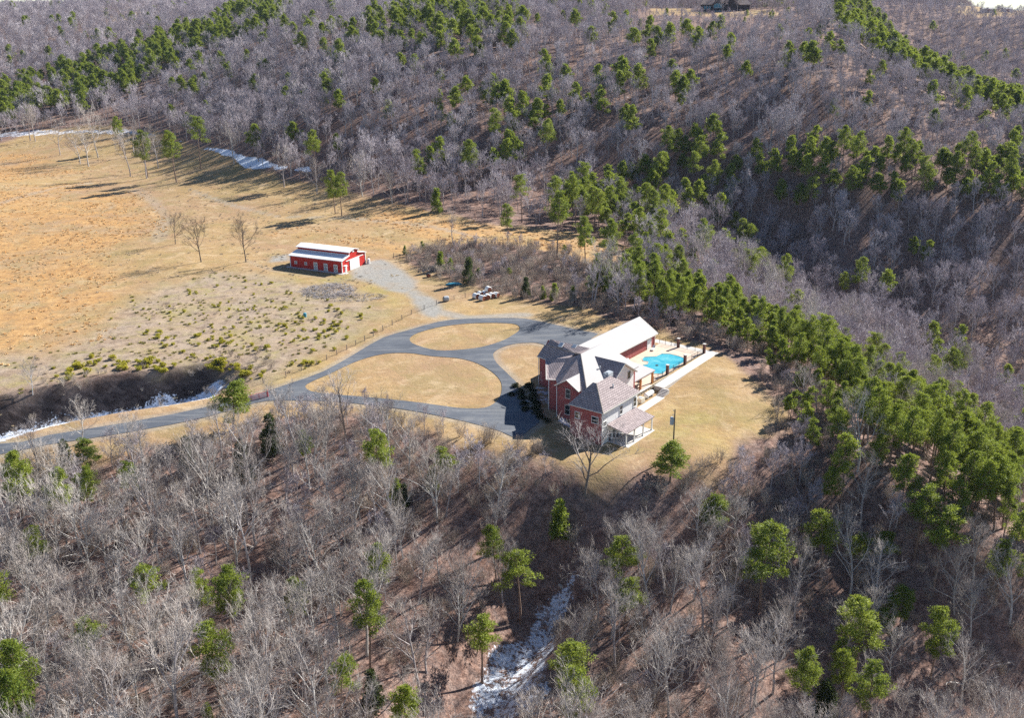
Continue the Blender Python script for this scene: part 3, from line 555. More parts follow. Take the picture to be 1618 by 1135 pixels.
# brick columns and iron fence round the deck
fe = empty('pool_fence', (HO[0], HO[1], 0), HA, 'black iron fence with thin bars along two sides of the pool deck', 'fence')
cols = [(52.0, -13.2), (52.0, -6.75), (43.2, -6.75), (35.6, -6.75)]
names_ = ['dark brick column midway along the far edge of the pool deck', 'dark brick column at the far corner of the pool deck', 'dark brick column by the middle of the long pool fence', 'dark brick column on the long pool fence nearest the patio roof']
for (a_, b_), lb in zip(cols, names_):
    c0 = empty('brick_column', (0, 0, 0), 0, lb, 'column', 'brick columns of the pool fence'); p_ = Matrix.Rotation(HA, 2) @ Vector((a_, -b_)); c0.location = (HO[0]+p_.x, HO[1]+p_.y, 0); c0.rotation_euler = (0, 0, HA)
    m = MB(); m.box(-.26, .26, -.26, .26, -.2, 2.15); m.build('shaft', M['brick_dark'], c0); m = MB(); m.box(-.33, .33, -.33, .33, 2.15, 2.26); m.build('cap', M['concrete'], c0)
def rail(m, p0, p1, h=1.2, n=None, r=.022):
    p0 = Vector(p0); p1 = Vector(p1); L = (p1-p0).length
    for z in (.15, h): m.tube(p0+Vector((0, 0, z)), p1+Vector((0, 0, z)), r, n=4)
    for i in range(int(L/.22)+1): p = p0.lerp(p1, i*.22/L); m.tube(p+Vector((0, 0, .1)), p+Vector((0, 0, h+.05)), .011, n=3, cap=False)
for run in ([(52.0,-18.0),(52.0,-13.5)], [(52.0,-12.9),(52.0,-7.0)], [(51.7,-6.75),(43.5,-6.75)], [(42.9,-6.75),(35.9,-6.75)], [(35.3,-6.75),(29.9,-6.75)]):
    m = MB(); rail(m, (run[0][0], -run[0][1], .05), (run[1][0], -run[1][1], .05)); m.build('fence_panel', M['iron'], fe)
    for k in range(4):
        t_ = (k+.0)/3; x_ = run[0][0]*(1-t_)+run[1][0]*t_; y_ = -(run[0][1]*(1-t_)+run[1][1]*t_); m = MB(); m.box(x_-.035, x_+.035, y_-.035, y_+.035, .05, 1.4); m.build('post', M['iron'], fe)
# deck furniture
def lounge(a_, b_, rz, lb):
    p_ = Matrix.Rotation(HA, 2) @ Vector((a_, -b_)); t_ = empty('deck_lounger', (HO[0]+p_.x, HO[1]+p_.y, .055), HA+rz, lb, 'lounger', 'loungers on the pool deck')
    m = MB(); m.box(-.9, .5, -.32, .32, .26, .34); m.build('seat', M['white'], t_); m = MB(); m.slab([(.5, -.32, .34), (.5, .32, .34), (1.05, .32, .8), (1.05, -.32, .8)], .07); m.build('backrest', M['white'], t_)
    for sx in (-.8, .45):
        for sy in (-.27, .27): m = MB(); m.tube((sx, sy, 0), (sx, sy, .28), .03, n=5); m.build('leg', M['grey_metal'], t_)
lounge(47.2, -16.9, .3, 'pale lounger on the pool deck near the door of the garage wing'); lounge(36.9, -16.6, 1.2, 'pale lounger against the red garage wall beside the patio roof')
# patio table
p_ = Matrix.Rotation(HA, 2) @ Vector((27.0, 8.6)); t_ = empty('patio_table', (HO[0]+p_.x, HO[1]+p_.y, .055), HA, 'dark patio table in the shade under the patio roof', 'table')
m = MB(); m.tube((0, 0, .7), (0, 0, .75), .75, .75, 14); m.build('table_top', M['iron'], t_); m = MB(); m.tube((0, 0, 0), (0, 0, .7), .06, n=8); m.tube((0, 0, 0), (0, 0, .05), .35, n=10); m.build('leg', M['iron'], t_)
# ------------------------------------------------------------------ the red barn
BA = math.atan2(279.3-287.4, -48.9+65.6)
bo = Vector((-48.8, 279.0)); barn = empty('red_barn', (bo.x, bo.y, gz(bo.x, bo.y)), BA, 'red metal barn with white monitor roof and white sliding door in pasture', 'barn')
# local: x to -18.6 is the far end, y 0..12 runs back; front gable at x = 0
L_, D_ = 18.4, 12.0
m = MB(); m.box(-L_, 0, 0, D_, -.6, 3.7); m.box(-L_+.05, -.02, 3.8, 8.2, 3.7, 5.5); m.extr([(-.02, 3.8, 5.5), (-.02, 8.2, 5.5), (-.02, 6.0, 6.0)], (-L_+.1, 0, 0)); m.extr([(-.01, 0, 3.7), (-.01, 3.8, 4.5), (-.01, 8.2, 4.5), (-.01, 12, 3.7)], (-L_+.05, 0, 0)); fixn(m.build('wall', M['red_siding'], barn))
m = MB(); m.slab([(.35, -.35, 3.7), (.35, 3.78, 4.55), (-L_-.35, 3.78, 4.55), (-L_-.35, -.35, 3.7)], .14); fixn(m.build('lower_roof', M['barn_roof'], barn))
m = MB(); m.slab([(.35, 12.35, 3.7), (.35, 8.22, 4.55), (-L_-.35, 8.22, 4.55), (-L_-.35, 12.35, 3.7)], .14); fixn(m.build('lower_roof', M['barn_roof'], barn))
m = MB(); m.slab([(.35, 3.35, 5.45), (.35, 6, 6.12), (-L_-.3, 6, 6.12), (-L_-.3, 3.35, 5.45)], .14); m.slab([(.35, 8.65, 5.45), (.35, 6, 6.12), (-L_-.3, 6, 6.12), (-L_-.3, 8.65, 5.45)], .14); fixn(m.build('monitor_roof', M['barn_roof'], barn))
m = MB()
for x, y in ((0, 0), (-L_, 0), (0, D_), (-L_, D_)): m.box(x-.12, x+.12, y-.12, y+.12, -.5, 3.62)
for p0, p1 in (((.36,-.35,3.62),(.36,3.7,4.5)),((.36,12.35,3.62),(.36,8.3,4.5)),((.36,3.35,5.37),(.36,6,6.04)),((.36,8.65,5.37),(.36,6,6.04)),((.1,3.8,4.8),(.1,3.8,5.4)),((.1,8.2,4.8),(.1,8.2,5.4)),((.3,-.38,3.6),(-L_-.35,-.38,3.6)),((-L_,3.72,4.6),(0,3.72,4.6))): m.tube(p0, p1, .1, n=4)
m.build('trim', M['white'], barn)
m = MB(); m.box(.02, .14, 3.9, 8.7, -.1, 3.0); d_ = m.build('sliding_door', M['white'], barn); m = MB(); m.box(.04, .2, 2.0, 10.8, 3.02, 3.2); m.build('door_rail', M['white'], d_)
m = MB(); m.box(.02, .1, 1.3, 2.3, -.1, 2.05); d_ = m.build('side_door', M['white'], barn); m = MB(); m.box(.1, .14, 1.42, 1.52, .9, 1.0); m.build('handle', M['iron'], d_)
def xdoor(x, z0, z1, wd):
    m = MB(); m.box(x-wd/2, x+wd/2, -.10, -.02, z0, z1); f = m.build('stall_door' if z1-z0 > 1.5 else 'window', M['white'], barn)
    hs = [(z0+z1)/2] if z1-z0 < 1.5 else [z0+(z1-z0)*.27, z0+(z1-z0)*.73]
    for h in hs:
        m = MB(); r = wd*.30
        for k in range(12):
            a0, a1 = k/12*2*math.pi, (k+1)/12*2*math.pi; m.tube((x+r*math.cos(a0), -.12, h+r*math.sin(a0)), (x+r*math.cos(a1), -.12, h+r*math.sin(a1)), .055, n=4, cap=False)
        m.tube((x-r*.6, -.12, h-r*.6), (x+r*.6, -.12, h+r*.6), .03, n=4); m.tube((x-r*.6, -.12, h+r*.6), (x+r*.6, -.12, h-r*.6), .03, n=4)
        m.build('emblem', M['iron'], f)
for x in (-16.4, -12.8): xdoor(x, 1.15, 2.05, .95)
for x in (-9.3, -5.7, -2.2): xdoor(x, .15, 2.35, 1.35)
m = MB(); m.box(.0, .1, 5.6, 6.4, 5.0, 5.7); f = m.build('loft_vent', M['white'], barn)
m = MB(); m.box(0, .12, 4.6, 4.9, 5.05, 5.35); m.build('lamp', M['iron'], barn)
m = MB(); m.box(.25, 1.5, -.3, .9, -.1, .1); m.box(.9, 1.1, .2, .4, .1, 2.2); m.box(.4, 1.5, -.1, .9, 2.2, 2.28); m.build('porch_hood', M['white'], barn)
m = MB(); m.tube((.7, 12.6, 0), (.7, 12.6, 1.4), .5, .5, 10); m.tube((.7, 12.6, 1.4), (.7, 12.6, 1.6), .5, .15, 10); o = m.build('water_barrel', M['white']); o.location = barn.location; o.rotation_euler = barn.rotation_euler; tag(o, 'small white water barrel at the back corner of the red barn', 'barrel')
tag(draped('barn_path', [(bo.x+1.2*math.cos(BA)-3*math.sin(-BA)+a, bo.y+b) for a, b in ((-21,10),(-21.5,7.2),(-1.6,-1.4),(-1.2,.6))] if False else [tuple(bo+Matrix.Rotation(BA,2)@Vector(p)) for p in ((-L_-1,-1.5),(1.2,-1.5),(1.2,-.1),(-L_-1,-.1))], [], M['concrete'], .06), kind='structure')
# ------------------------------------------------------------------ utility pole
p_ = P(1063, 722); up = empty('utility_pole', p_, 0, 'wooden utility pole with grey transformer on the lawn behind the lone pine', 'utility pole')
m = MB(); m.tube((0, 0, -.3), (0, 0, 9.0), .15, .10, 8); m.build('pole', M['pole'], up)
m = MB(); m.tube((-.48, -.1, 6.2), (-.48, -.1, 7.5), .33, .33, 12); m.tube((-.48, -.1, 7.5), (-.48, -.1, 7.62), .33, .2, 12); m.box(-.3, -.08, -.14, -.04, 6.6, 7.2); m.build('transformer', M['grey_metal'], up)
for z in (8.7, 7.9): m = MB(); m.tube((-.1, 0, z), (-.3, 0, z+.05), .05, .05, 6); m.tube((-.3, 0, z), (-.3, 0, z+.3), .07, .05, 6); m.build('insulator', M['beige'], up)
# ------------------------------------------------------------------ fences
def fence(name, pts, label, h=1.3, step=4.0, wires=3, mat='wood', pr=.07, cat='fence', rr=.02, group=None):
    W = [P(u, v) for u, v in pts]; f = empty(name, W[0], 0, label, cat, group); o = W[0]; path = []
    for a, b in zip(W[:-1], W[1:]):
        k = max(1, round((b-a).to_2d().length/step)); path += [a.lerp(b, i/k) for i in range(k)]
    path.append(W[-1]); path = [Vector((p.x, p.y, gz(p.x, p.y))) for p in path]
    for p in path: m = MB(); q = p-o; hh = h+random.uniform(-.08, .12); m.tube(q-Vector((0, 0, .3)), q+Vector((random.uniform(-.05, .05), 0, hh)), pr, pr*.9, 6); m.build('post', M[mat], f)
    m = MB()
    for a, b in zip(path[:-1], path[1:]):
        for k in range(wires): z = Vector((0, 0, h*(.3+.62*k/max(1, wires-1)))); m.tube(a-o+z, b-o+z, rr, n=3, cap=False)
    m.build('wires' if wires > 2 and rr < .03 else 'rail', M['iron'] if rr < .03 else M[mat], f); return f
fence('pasture_fence', [(416,606),(452,596),(500,577),(548,553),(590,532),(620,514),(650,497),(690,482)], 'long wooden post and wire fence between driveway and brushy pasture', pr=.1)
fence('pasture_fence', [(700,478),(735,470),(770,463),(822,463),(860,459)], 'short wire fence running behind the white wrapped bales', pr=.09)
fence('rail_fence', [(622,408),(632,409),(642,410),(656,412)], 'dark wooden rail fence stub by the brush near the barn', h=1.5, step=2.6, wires=2, rr=.06, pr=.11, mat='bark_dark')
gp = P(388, 636); gp2 = P(405, 632); gt = empty('entrance_gate', gp, math.atan2(gp2.y-gp.y, gp2.x-gp.x), 'red metal tube gate at the driveway entrance beside the pine', 'gate')
m = MB()
for z in (.25, .5, .75, 1.0, 1.3): m.tube((-.4, 0, z), (4.4, 0, z), .05, n=6)
for x in (-.4, 1.2, 2.8, 4.4): m.tube((x, 0, .25), (x, 0, 1.3), .05, n=6)
m.build('gate_panel', M['red_metal'], gt)
for x in (-.6, 4.6): m = MB(); m.tube((x, 0, -.3), (x, 0, 1.6), .12, n=8); m.build('post', M['red_metal'], gt)
# ------------------------------------------------------------------ bales, tarps, brush piles
bale_spots = [(752,472,0,.2,'white wrapped bale at the left end of the bale heap'),(759,469,0,.1,'white wrapped bale behind the left end of the bale heap'),(766,468,0,0,'white wrapped bale in the middle back row of the heap'),(762,475,0,.3,'white wrapped bale at the front of the heap with dark end'),(770,473,0,-.2,'white wrapped bale in the centre of the heap'),(777,471,0,.1,'white wrapped bale with rusty end at the right of the heap'),(784,470,0,.4,'white wrapped bale at the far right end of the heap'),(772,468,1,0,'white wrapped bale lying on top of the heap')]
def bale(name, p, rz, lb, r=.75, L=1.5, mat='white', end='rust', grp='wrapped bales in a heap by the fence', cat='bale'):
    t_ = empty(name, p, rz, lb, cat, grp); m = MB(); m.tube((-L/2, 0, r*.96), (-L/2+.1, 0, r*.96), r*.9, r, 14, cap=False); m.tube((-L/2+.1, 0, r*.96), (L/2-.1, 0, r*.96), r, r, 14, cap=False); m.tube((L/2-.1, 0, r*.96), (L/2, 0, r*.96), r, r*.9, 14, cap=False); m.build('wrap', M[mat], t_, smooth=True)
    m = MB(); m.tube((-L/2+.03, 0, r*.96), (L/2-.03, 0, r*.96), r*.9, r*.9, 14); m.build('bale_end', M[end], t_); return t_
for u, v, up_, rz, lb in bale_spots: p = P(u, v); p.z += 1.2*up_; bale('wrapped_bale', p, 2.1+rz, lb)
bale('round_bale', P(705, 476), .4, 'grey round bale standing alone by the pasture fence', .7, 1.3, 'grey_metal', 'wood', None, 'bale'); bale('feed_drum', P(677, 438), 1.9, 'dark round drum on its side near the brush pile', .6, 1.2, 'iron', 'rust', None, 'drum')
def heap(name, u, v, rx, ry, h, n, mat, lb, cat, sz=1.4, thick=.05):
    p = P(u, v); m = MB(); r = random.Random(u)
    for i in range(n):
        a = r.uniform(0, 6.28); k = math.sqrt(r.random()); x = rx*k*math.cos(a); y = ry*k*math.sin(a); z = h*(1-k*k)*r.random()+gz(p.x+x, p.y+y)-p.z
        b = r.uniform(0, 3.14); l = sz*r.uniform(.4, 1.2); d = Vector((math.cos(b), math.sin(b), r.uniform(-.3, .45)))*l/2; q = Vector((x, y, z+.1)); m.tube(q-d, q+d, thick*r.uniform(.4, 1.3), thick*.3, 3, cap=False)
    o = m.build(name, M[mat]); o.location = p; return tag(o, lb, cat)
heap('brush_pile', 519, 460, 7.5, 7.5, 1.0, 520, 'bark', 'grey pile of cut dead branches in the pasture below the barn', 'brush pile', 2.6, .07)
heap('brush_pile', 560, 470, 9, 4, .5, 200, 'bark', 'low trail of scattered dead branches right of the big brush pile', 'brush pile', 2.4, .06)
heap('brush_pile', 688, 425, 5, 3, .8, 160, 'bark_pale', 'pale pile of logs and sticks at the edge of the brush near the barn', 'brush pile', 2.8, .10)
heap('rock_pile', 1120, 702, 1.2, 1.2, .3, 60, 'concrete', 'small pale heap of rubble on the lawn', 'rubble', .6, .12) if False else None
m = MB(); m.slab([(-2.2,-.6,.35),(-.8,-1.0,.55),(1.6,-.7,.4),(2.3,.1,.25),(1.2,.8,.5),(-1.4,.7,.45)], .3); o = m.build('tarp', M['blue_tarp']); o.location = P(717, 450); tag(o, 'teal tarp lying on the grass in front of the brush', 'tarp')
m = MB(); m.tube((0,0,0),(0,0,.95),.42,.42,12); m.tube((0,0,.95),(0,0,1.05),.42,.3,12); o = m.build('plastic_barrel', M['blue_tarp']); o.location = P(482, 501); tag(o, 'small blue barrel standing in the brushy field', 'barrel')
m = MB(); m.tube((0,0,.25),(6.5,2.2,.3),.22,.12,8); o = m.build('fallen_log', M['bark_pale']); o.location = P(768, 456); tag(o, 'pale fallen log on the grass behind the white bales', 'log')
m = MB(); m.tube((0,0,.25),(-3.0,4.5,.3),.3,.2,8); o = m.build('fallen_log', M['bark_pale']); o.location = P(888, 931); tag(o, 'pale fallen log on the red slope above the snowy gully', 'log')
# ------------------------------------------------------------------ distant buildings on the ridge
p = P(1146, 17); D0 = Vector((p.x, p.y, p.z)); fh = empty('hilltop_house', D0, -.12, 'long dark house with tan gabled roofs on the far hilltop clearing', 'house')
m = MB(); m.box(-17, -8, 0, 9, -3, 4.6); m.box(-9, -2, -2.5, 9, -4, 5.2); m.box(-2, 9, -1, 10, -4, 4.8); m.box(9, 17, 1, 10, -3, 4.4)
m.extr([(-9, -2.5, 5.2), (-2, -2.5, 5.2), (-5.5, -2.5, 8.2)], (0, 9, 0)); m.extr([(-2, -1, 4.8), (9, -1, 4.8), (3.5, -1, 8.8)], (0, 9, 0)); fixn(m.build('wall', M['dark_siding'], fh))
m = MB()
def gab(x0, x1, y0, y1, z0, zr):
    xm = (x0+x1)/2; m.slab([(x0-.6, y0-.8, z0-.3), (xm, y0-.8, zr+.2), (xm, y1, zr+.2), (x0-.6, y1, z0-.3)], .3); m.slab([(xm, y0-.8, zr+.2), (x1+.6, y0-.8, z0-.3), (x1+.6, y1, z0-.3), (xm, y1, zr+.2)], .3)
gab(-9, -2, -2.5, 8, 5.2, 8.2); gab(-2, 9, -1, 9, 4.8, 8.8); m.slab([(-17.8, -.8, 4.6), (-7.5, -.8, 4.6), (-7.5, 5, 8.4), (-15.5, 5, 8.4)], .3); m.slab([(8.5, .3, 4.3), (17.8, .3, 4.3), (15.5, 5.5, 7.8), (4, 5.5, 8.6)], .3); m.slab([(-15.5, 5, 8.4), (15.5, 5.5, 7.8), (17.5, 10.6, 4.4), (-17.5, 9.8, 4.6)], .3)
fixn(m.build('roof', M['tan_roof'], fh))
for x, y, z, wd, ht in ((-14.5, -.05, 2.4, 1.0, 1.8), (-12.7, -.05, 2.4, 1.0, 1.8), (-10.9, -.05, 2.4, 1.0, 1.8), (-7.7, -2.55, 3.4, 1.2, 2.4), (-6.2, -2.55, 3.7, 1.2, 3.0), (-4.7, -2.55, 3.7, 1.2, 3.0), (-3.2, -2.55, 3.4, 1.0, 2.4), (-7.2, -2.55, -.6, 1.2, 1.8), (-5.5, -2.55, -.6, 1.2, 1.8), (-3.8, -2.55, -.6, 1.2, 1.8), (3.0, -1.05, 0, 1.0, 1.4)):
    m = MB(); m.box(x-wd/2-.1, x+wd/2+.1, y-.06, y+.02, z-ht/2-.1, z+ht/2+.1); f = m.build('window', M['white'], fh); m = MB(); m.box(x-wd/2, x+wd/2, y-.1, y-.065, z-ht/2, z+ht/2); m.build('pane', M['blue_tarp'], f)
for (u, v, wd, lb) in ((207, 26, 9, 'tiny white shed in the far clearing on the left hillside'), (1560, 18, 14, 'low white shed in the far field on the right skyline'), (1590, 18, 10, 'smaller white shed at the end of the far skyline field')):
    p = P(u, v); s_ = empty('farm_shed', p, .1, lb, 'shed', 'white sheds in far clearings'); m = MB(); m.box(-wd/2, wd/2, -3, 3, -1, 3.0); m.build('wall', M['white'], s_); m = MB(); m.slab([(-wd/2-.4, -3.4, 2.9), (wd/2+.4, -3.4, 2.9), (wd/2+.4, 0, 4.4), (-wd/2-.4, 0, 4.4)], .2); m.slab([(-wd/2-.4, 0, 4.4), (wd/2+.4, 0, 4.4), (wd/2+.4, 3.4, 2.9), (-wd/2-.4, 3.4, 2.9)], .2); fixn(m.build('roof', M['tan_roof'] if u < 300 else M['white_roof'], s_))
    m = MB(); m.box(-1.5, 1.5, -3.08, -3.0, -.5, 2.4); m.build('door', M['rust'], s_)
#PART3
# ------------------------------------------------------------------ vegetation: meshes
class TB:                               # fast builder for tubes and tufts
    def __init__(s): s.v = []; s.f = []; s.n = 0
    def tube(s, pts, rad, n):
        pts = np.asarray(pts); base = s.n; k = len(pts)
        for i in range(k):
            d = pts[min(i+1, k-1)]-pts[max(i-1, 0)]; d = d/(np.linalg.norm(d)+1e-9)
            a = np.cross(d, (0.3, 0.9, 0.2) if abs(d[2]) > .8 else (0, 0, 1.0)); a /= np.linalg.norm(a)+1e-9; b = np.cross(d, a)
            an = np.arange(n)*2*np.pi/n
            s.v.append(pts[i]+rad[i]*(np.cos(an)[:, None]*a+np.sin(an)[:, None]*b))
        for i in range(k-1):
            for j in range(n): s.f.append((base+i*n+j, base+i*n+(j+1) % n, base+(i+1)*n+(j+1) % n, base+(i+1)*n+j))
        s.n += k*n
    def mesh(s, name, mat):
        me = bpy.data.meshes.new(name); me.from_pydata(np.concatenate(s.v).tolist(), [], s.f); me.materials.append(mat); me.update(); return me
def unit(v): return v/(np.linalg.norm(v)+1e-9)
def rot_dir(d, ang, az, r):
    a = unit(np.cross(d, (0, 0, 1.0) if abs(d[2]) < .95 else (1.0, 0, 0))); b = np.cross(d, a)
    return unit(d*math.cos(ang)+(a*math.cos(az)+b*math.sin(az))*math.sin(ang))
def limb(p, d, L, r0, r1, k, r, up=.0, wob=.12):
    pts = [p]; dd = d
    for i in range(k):
        dd = unit(dd+r.normal(0, wob, 3)+np.array([0, 0, up])); pts.append(pts[-1]+dd*L/k)
    return np.array(pts), np.linspace(r0, r1, k+1)
def bare_tree(seed, h, spread=.55, trunkfrac=.30, nl=9, detail=1.0, tw=.02, lean=.05, multi=False):
    r = np.random.default_rng(seed); T = TB(); C = TB()
    d0 = unit(np.array([r.normal(0, lean), r.normal(0, lean), 1.0])); R0 = h*.0125+.03
    tp, tr = limb(np.array([0, 0, -.4]), d0, h*.78, R0, R0*.28, 9, r, .03, .05); T.tube(tp, tr, 6)
    def at(pts, rad, t):
        x = t*(len(pts)-1); i = min(int(x), len(pts)-2); f = x-i; return pts[i]*(1-f)+pts[i+1]*f, rad[i]*(1-f)+rad[i+1]*f, unit(pts[i+1]-pts[i])
    az = r.uniform(0, 6.3)
    for i in range(nl):
        t = trunkfrac+(.97-trunkfrac)*((i+r.uniform(0, .7))/nl); p, rr, dd = at(tp, tr, t); az += 2.4+r.normal(0, .35)
        L = h*spread*(1.05-.62*t)*r.uniform(.75, 1.15); d = rot_dir(dd, r.uniform(.65, 1.0)*(1.08-.45*t), az, r)
        lp, lr = limb(p, d, L, max(rr*.62, .03), .022, 5, r, .10, .13); T.tube(lp, lr, 4)
        for j in range(int(5*detail+1.5)):
            t2 = r.uniform(.22, .98); p2, r2, d2 = at(lp, lr, t2); L2 = L*(.62-.33*t2)*r.uniform(.7, 1.25)
            bp, br = limb(p2, rot_dir(d2, r.uniform(.45, .95), r.uniform(0, 6.3), r), L2, max(r2*.6, .02), .014, 3, r, .12, .15); C.tube(bp, br, 3)
            for k in range(int(5*detail+1)):
                t3 = r.uniform(.15, 1.0); p3, r3, d3 = at(bp, br, t3); L3 = max(.5, L2*(.6-.25*t3))*r.uniform(.7, 1.3)
                cp, cr = limb(p3, rot_dir(d3, r.uniform(.4, .95), r.uniform(0, 6.3), r), L3, max(.012, tw*.8), tw*.5, 2, r, .12, .18); C.tube(cp, cr, 3)
                for m_ in range(int(4*detail+.5)):
                    t4 = r.uniform(.2, 1.0); p4, r4, d4 = at(cp, cr, t4); tpn, trn = limb(p4, rot_dir(d4, r.uniform(.35, .9), r.uniform(0, 6.3), r), r.uniform(.35, .95)*h/14, tw*.62, tw*.3, 1, r, .08, .1); C.tube(tpn, trn, 3)
    # leader twigs at the very top
    for i in range(int(14*detail)):
        p, rr, dd = at(tp, tr, r.uniform(.7, 1)); bp, br = limb(p, rot_dir(dd, r.uniform(.2, .7), r.uniform(0, 6.3), r), h*.16*r.uniform(.6, 1.2), .022, .01, 3, r, .1, .15); C.tube(bp, br, 3)
        for k in range(int(5*detail)):
            p3, r3, d3 = at(bp, br, r.uniform(.2, 1)); cp, cr = limb(p3, rot_dir(d3, r.uniform(.3, .9), r.uniform(0, 6.3), r), r.uniform(.4, 1.0), tw*.6, tw*.3, 1, r); C.tube(cp, cr, 3)
    return T, C
def tufts(C, c, rad, n, r, size, flat=.75, up=.35):
    # leaf clump: n small bent triangles spread through a lumpy volume
    d = r.normal(0, 1, (n, 3)); d /= np.linalg.norm(d, axis=1)[:, None]; k = r.uniform(.25, 1, n)**.6
    p = c+d*k[:, None]*np.array([rad, rad, rad*flat]); o = d+r.normal(0, .55, (n, 3)); o[:, 2] += up; o /= np.linalg.norm(o, axis=1)[:, None]
    s = np.cross(o, r.normal(0, 1, (n, 3))); s /= np.linalg.norm(s, axis=1)[:, None]; L = size*r.uniform(.6, 1.3, n)[:, None]
    v = np.stack([p-s*L*.30, p+s*L*.30, p+o*L], 1).reshape(-1, 3); base = C.n; C.v.append(v); C.f += [(base+3*i, base+3*i+1, base+3*i+2) for i in range(n)]; C.n += 3*n
def pine_tree(seed, h, bare=.45, width=.21, nb=26, per=64, size=.36, top=1.0, conic=.5):
    r = np.random.default_rng(seed); T = TB(); C = TB()
    tp, tr = limb(np.array([0, 0, -.4]), unit(np.array([r.normal(0, .03), r.normal(0, .03), 1.0])), h*.95, h*.010+.05, .04, 9, r, .02, .025); T.tube(tp, tr, 6)
    def at(t):
        x = t*(len(tp)-1); i = min(int(x), len(tp)-2); f = x-i; return tp[i]*(1-f)+tp[i+1]*f
    az = r.uniform(0, 6.3)
    for i in range(nb):
        q = (i+r.uniform(0, .8))/nb; t = bare+(1.0-bare)*q; az += 2.4+r.normal(0, .4)
        env = (1-q)**conic*(.45+.55*min(1, q*3.2+.25)); L = h*width*max(.22, env)*r.uniform(.55, 1.3)
        if r.random() < .10: continue
        p = at(min(t, .99)); d = unit(np.array([math.cos(az), math.sin(az), r.uniform(.05, .55)+.4*q])); lp, lr = limb(p, d, L, .06, .02, 3, r, .05, .1); T.tube(lp, lr, 3)
        m = 2+int(L > 1.6)+int(L > 2.6)
        for k in range(m):
            f = .45+.55*(k+1)/m; c = lp[0]*(1-f)+lp[-1]*f+r.normal(0, .22, 3); tufts(C, c, r.uniform(.6, 1.0)*min(1.25, .55+L*.22), int(per*r.uniform(.7, 1.2)), r, size)
    tufts(C, at(1.0)+np.array([0, 0, .1]), .7, per, r, size)
    return T, C
def cone_tree(seed, h, w=.26, n=60, per=42, size=.34):
    r = np.random.default_rng(seed); T = TB(); C = TB(); T.tube(np.array([[0, 0, -.3], [0, 0, h*.5], [0, 0, h*.95]]), [h*.02+.03, .05, .02], 5)
    for i in range(n):
        q = r.random()**1.3; a = r.uniform(0, 6.3); R = h*w*(1-q)**.8*r.uniform(.4, 1.0); tufts(C, np.array([math.cos(a)*R, math.sin(a)*R, h*(.06+.9*q)]), h*.085*r.uniform(.7, 1.2)+.12, per, r, size, .9, .6)
    return T, C
def brush(seed, h, n=16, detail=1.0, tw=.016):
    r = np.random.default_rng(seed); C = TB()
    for i in range(n):
        a = r.uniform(0, 6.3); p = np.array([math.cos(a), math.sin(a), 0])*r.uniform(0, h*.28); d = unit(np.array([math.cos(a)*r.uniform(.05, .6), math.sin(a)*r.uniform(.05, .6), 1.0]))
        lp, lr = limb(p, d, h*r.uniform(.6, 1.05), .035, .012, 4, r, .05, .12); C.tube(lp, lr, 3)
        for j in range(int(10*detail)):
            x = r.uniform(.2, 1)*4; k = min(int(x), 3); q = lp[k]+(lp[k+1]-lp[k])*(x-k); bp, br = limb(q, rot_dir(unit(lp[k+1]-lp[k]), r.uniform(.4, .9), r.uniform(0, 6.3), r), h*.28*r.uniform(.5, 1.2), .014, .008, 2, r, .1, .2); C.tube(bp, br, 3)
            for m_ in range(int(4*detail)): cp, cr = limb(bp[r.integers(0, 3)], rot_dir(unit(bp[-1]-bp[0]), r.uniform(.3, .9), r.uniform(0, 6.3), r), h*.13*r.uniform(.5, 1.2), tw*.6, tw*.35, 1, r); C.tube(cp, cr, 3)
    return C
def variant(name, T, C, tm, cm):
    return [('trunk', T.mesh(name+'_trunk', M[tm])), ('crown', C.mesh(name+'_crown', M[cm]))]
BARE = [variant('bare_tree', *bare_tree(100+i, h_, sp_, tf_, nl_, .86), tm_, 'twig_warm') for i, (h_, sp_, tf_, nl_, tm_) in enumerate([(15, .56, .30, 11, 'bark_pale'), (16, .48, .36, 10, 'bark'), (14, .66, .22, 12, 'bark_pale'), (17, .44, .40, 10, 'bark'), (15, .60, .28, 11, 'bark_pale'), (13, .68, .20, 12, 'bark_pale'), (16, .52, .32, 11, 'bark')])]
FIELD = [variant('field_tree', *bare_tree(200+i, 14, .72, .30, 11, .8, .026), 'bark_dark', 'bark_dark') for i in range(3)]
OAK = [variant('spreading_oak', *bare_tree(300, 16, .62, .22, 10, .8, .020), 'bark_dark', 'bark')]
PINE = [variant('pine_tree', *pine_tree(400+i, *a), 'pine_bark', 'needles') for i, a in enumerate([(18, .48, .20, 28), (20, .55, .18, 26), (16, .38, .23, 30), (18, .44, .21, 30), (19, .60, .20, 22)])]
THICK = [variant('pine_tree', *pine_tree(450+i, *a), 'pine_bark', 'needles') for i, a in enumerate([(15, .28, .20, 36, 64), (14, .22, .22, 36, 64), (16, .33, .20, 36, 64)])]
CEDAR = [variant('cedar', *cone_tree(500+i, 6, .24+.05*i), 'pine_bark', 'needles_dark') for i in range(2)]
YOUNG = [variant('young_pine', *cone_tree(520+i, 5, .30, 44, 40, .38), 'pine_bark', 'needles') for i in range(2)]
BRUSH = [brush(540+i, 3.4).mesh('brush', M['brush_twig']) for i in range(4)]
def joined(vs_):     # trunk and crown in one mesh for the uncountable forest
    a, b = vs_[0][1], vs_[1][1]; me = bpy.data.meshes.new('forest_source'); k = len(a.vertices)
    V = [tuple(v.co) for v in a.vertices]+[tuple(v.co) for v in b.vertices]; Fc = [tuple(p.vertices) for p in a.polygons]+[tuple(k+i for i in p.vertices) for p in b.polygons]
    me.from_pydata(V, [], Fc); me.materials.append(a.materials[0]); me.materials.append(b.materials[0]); me.polygons.foreach_set('material_index', [0]*len(a.polygons)+[1]*len(b.polygons)); me.update(); return me
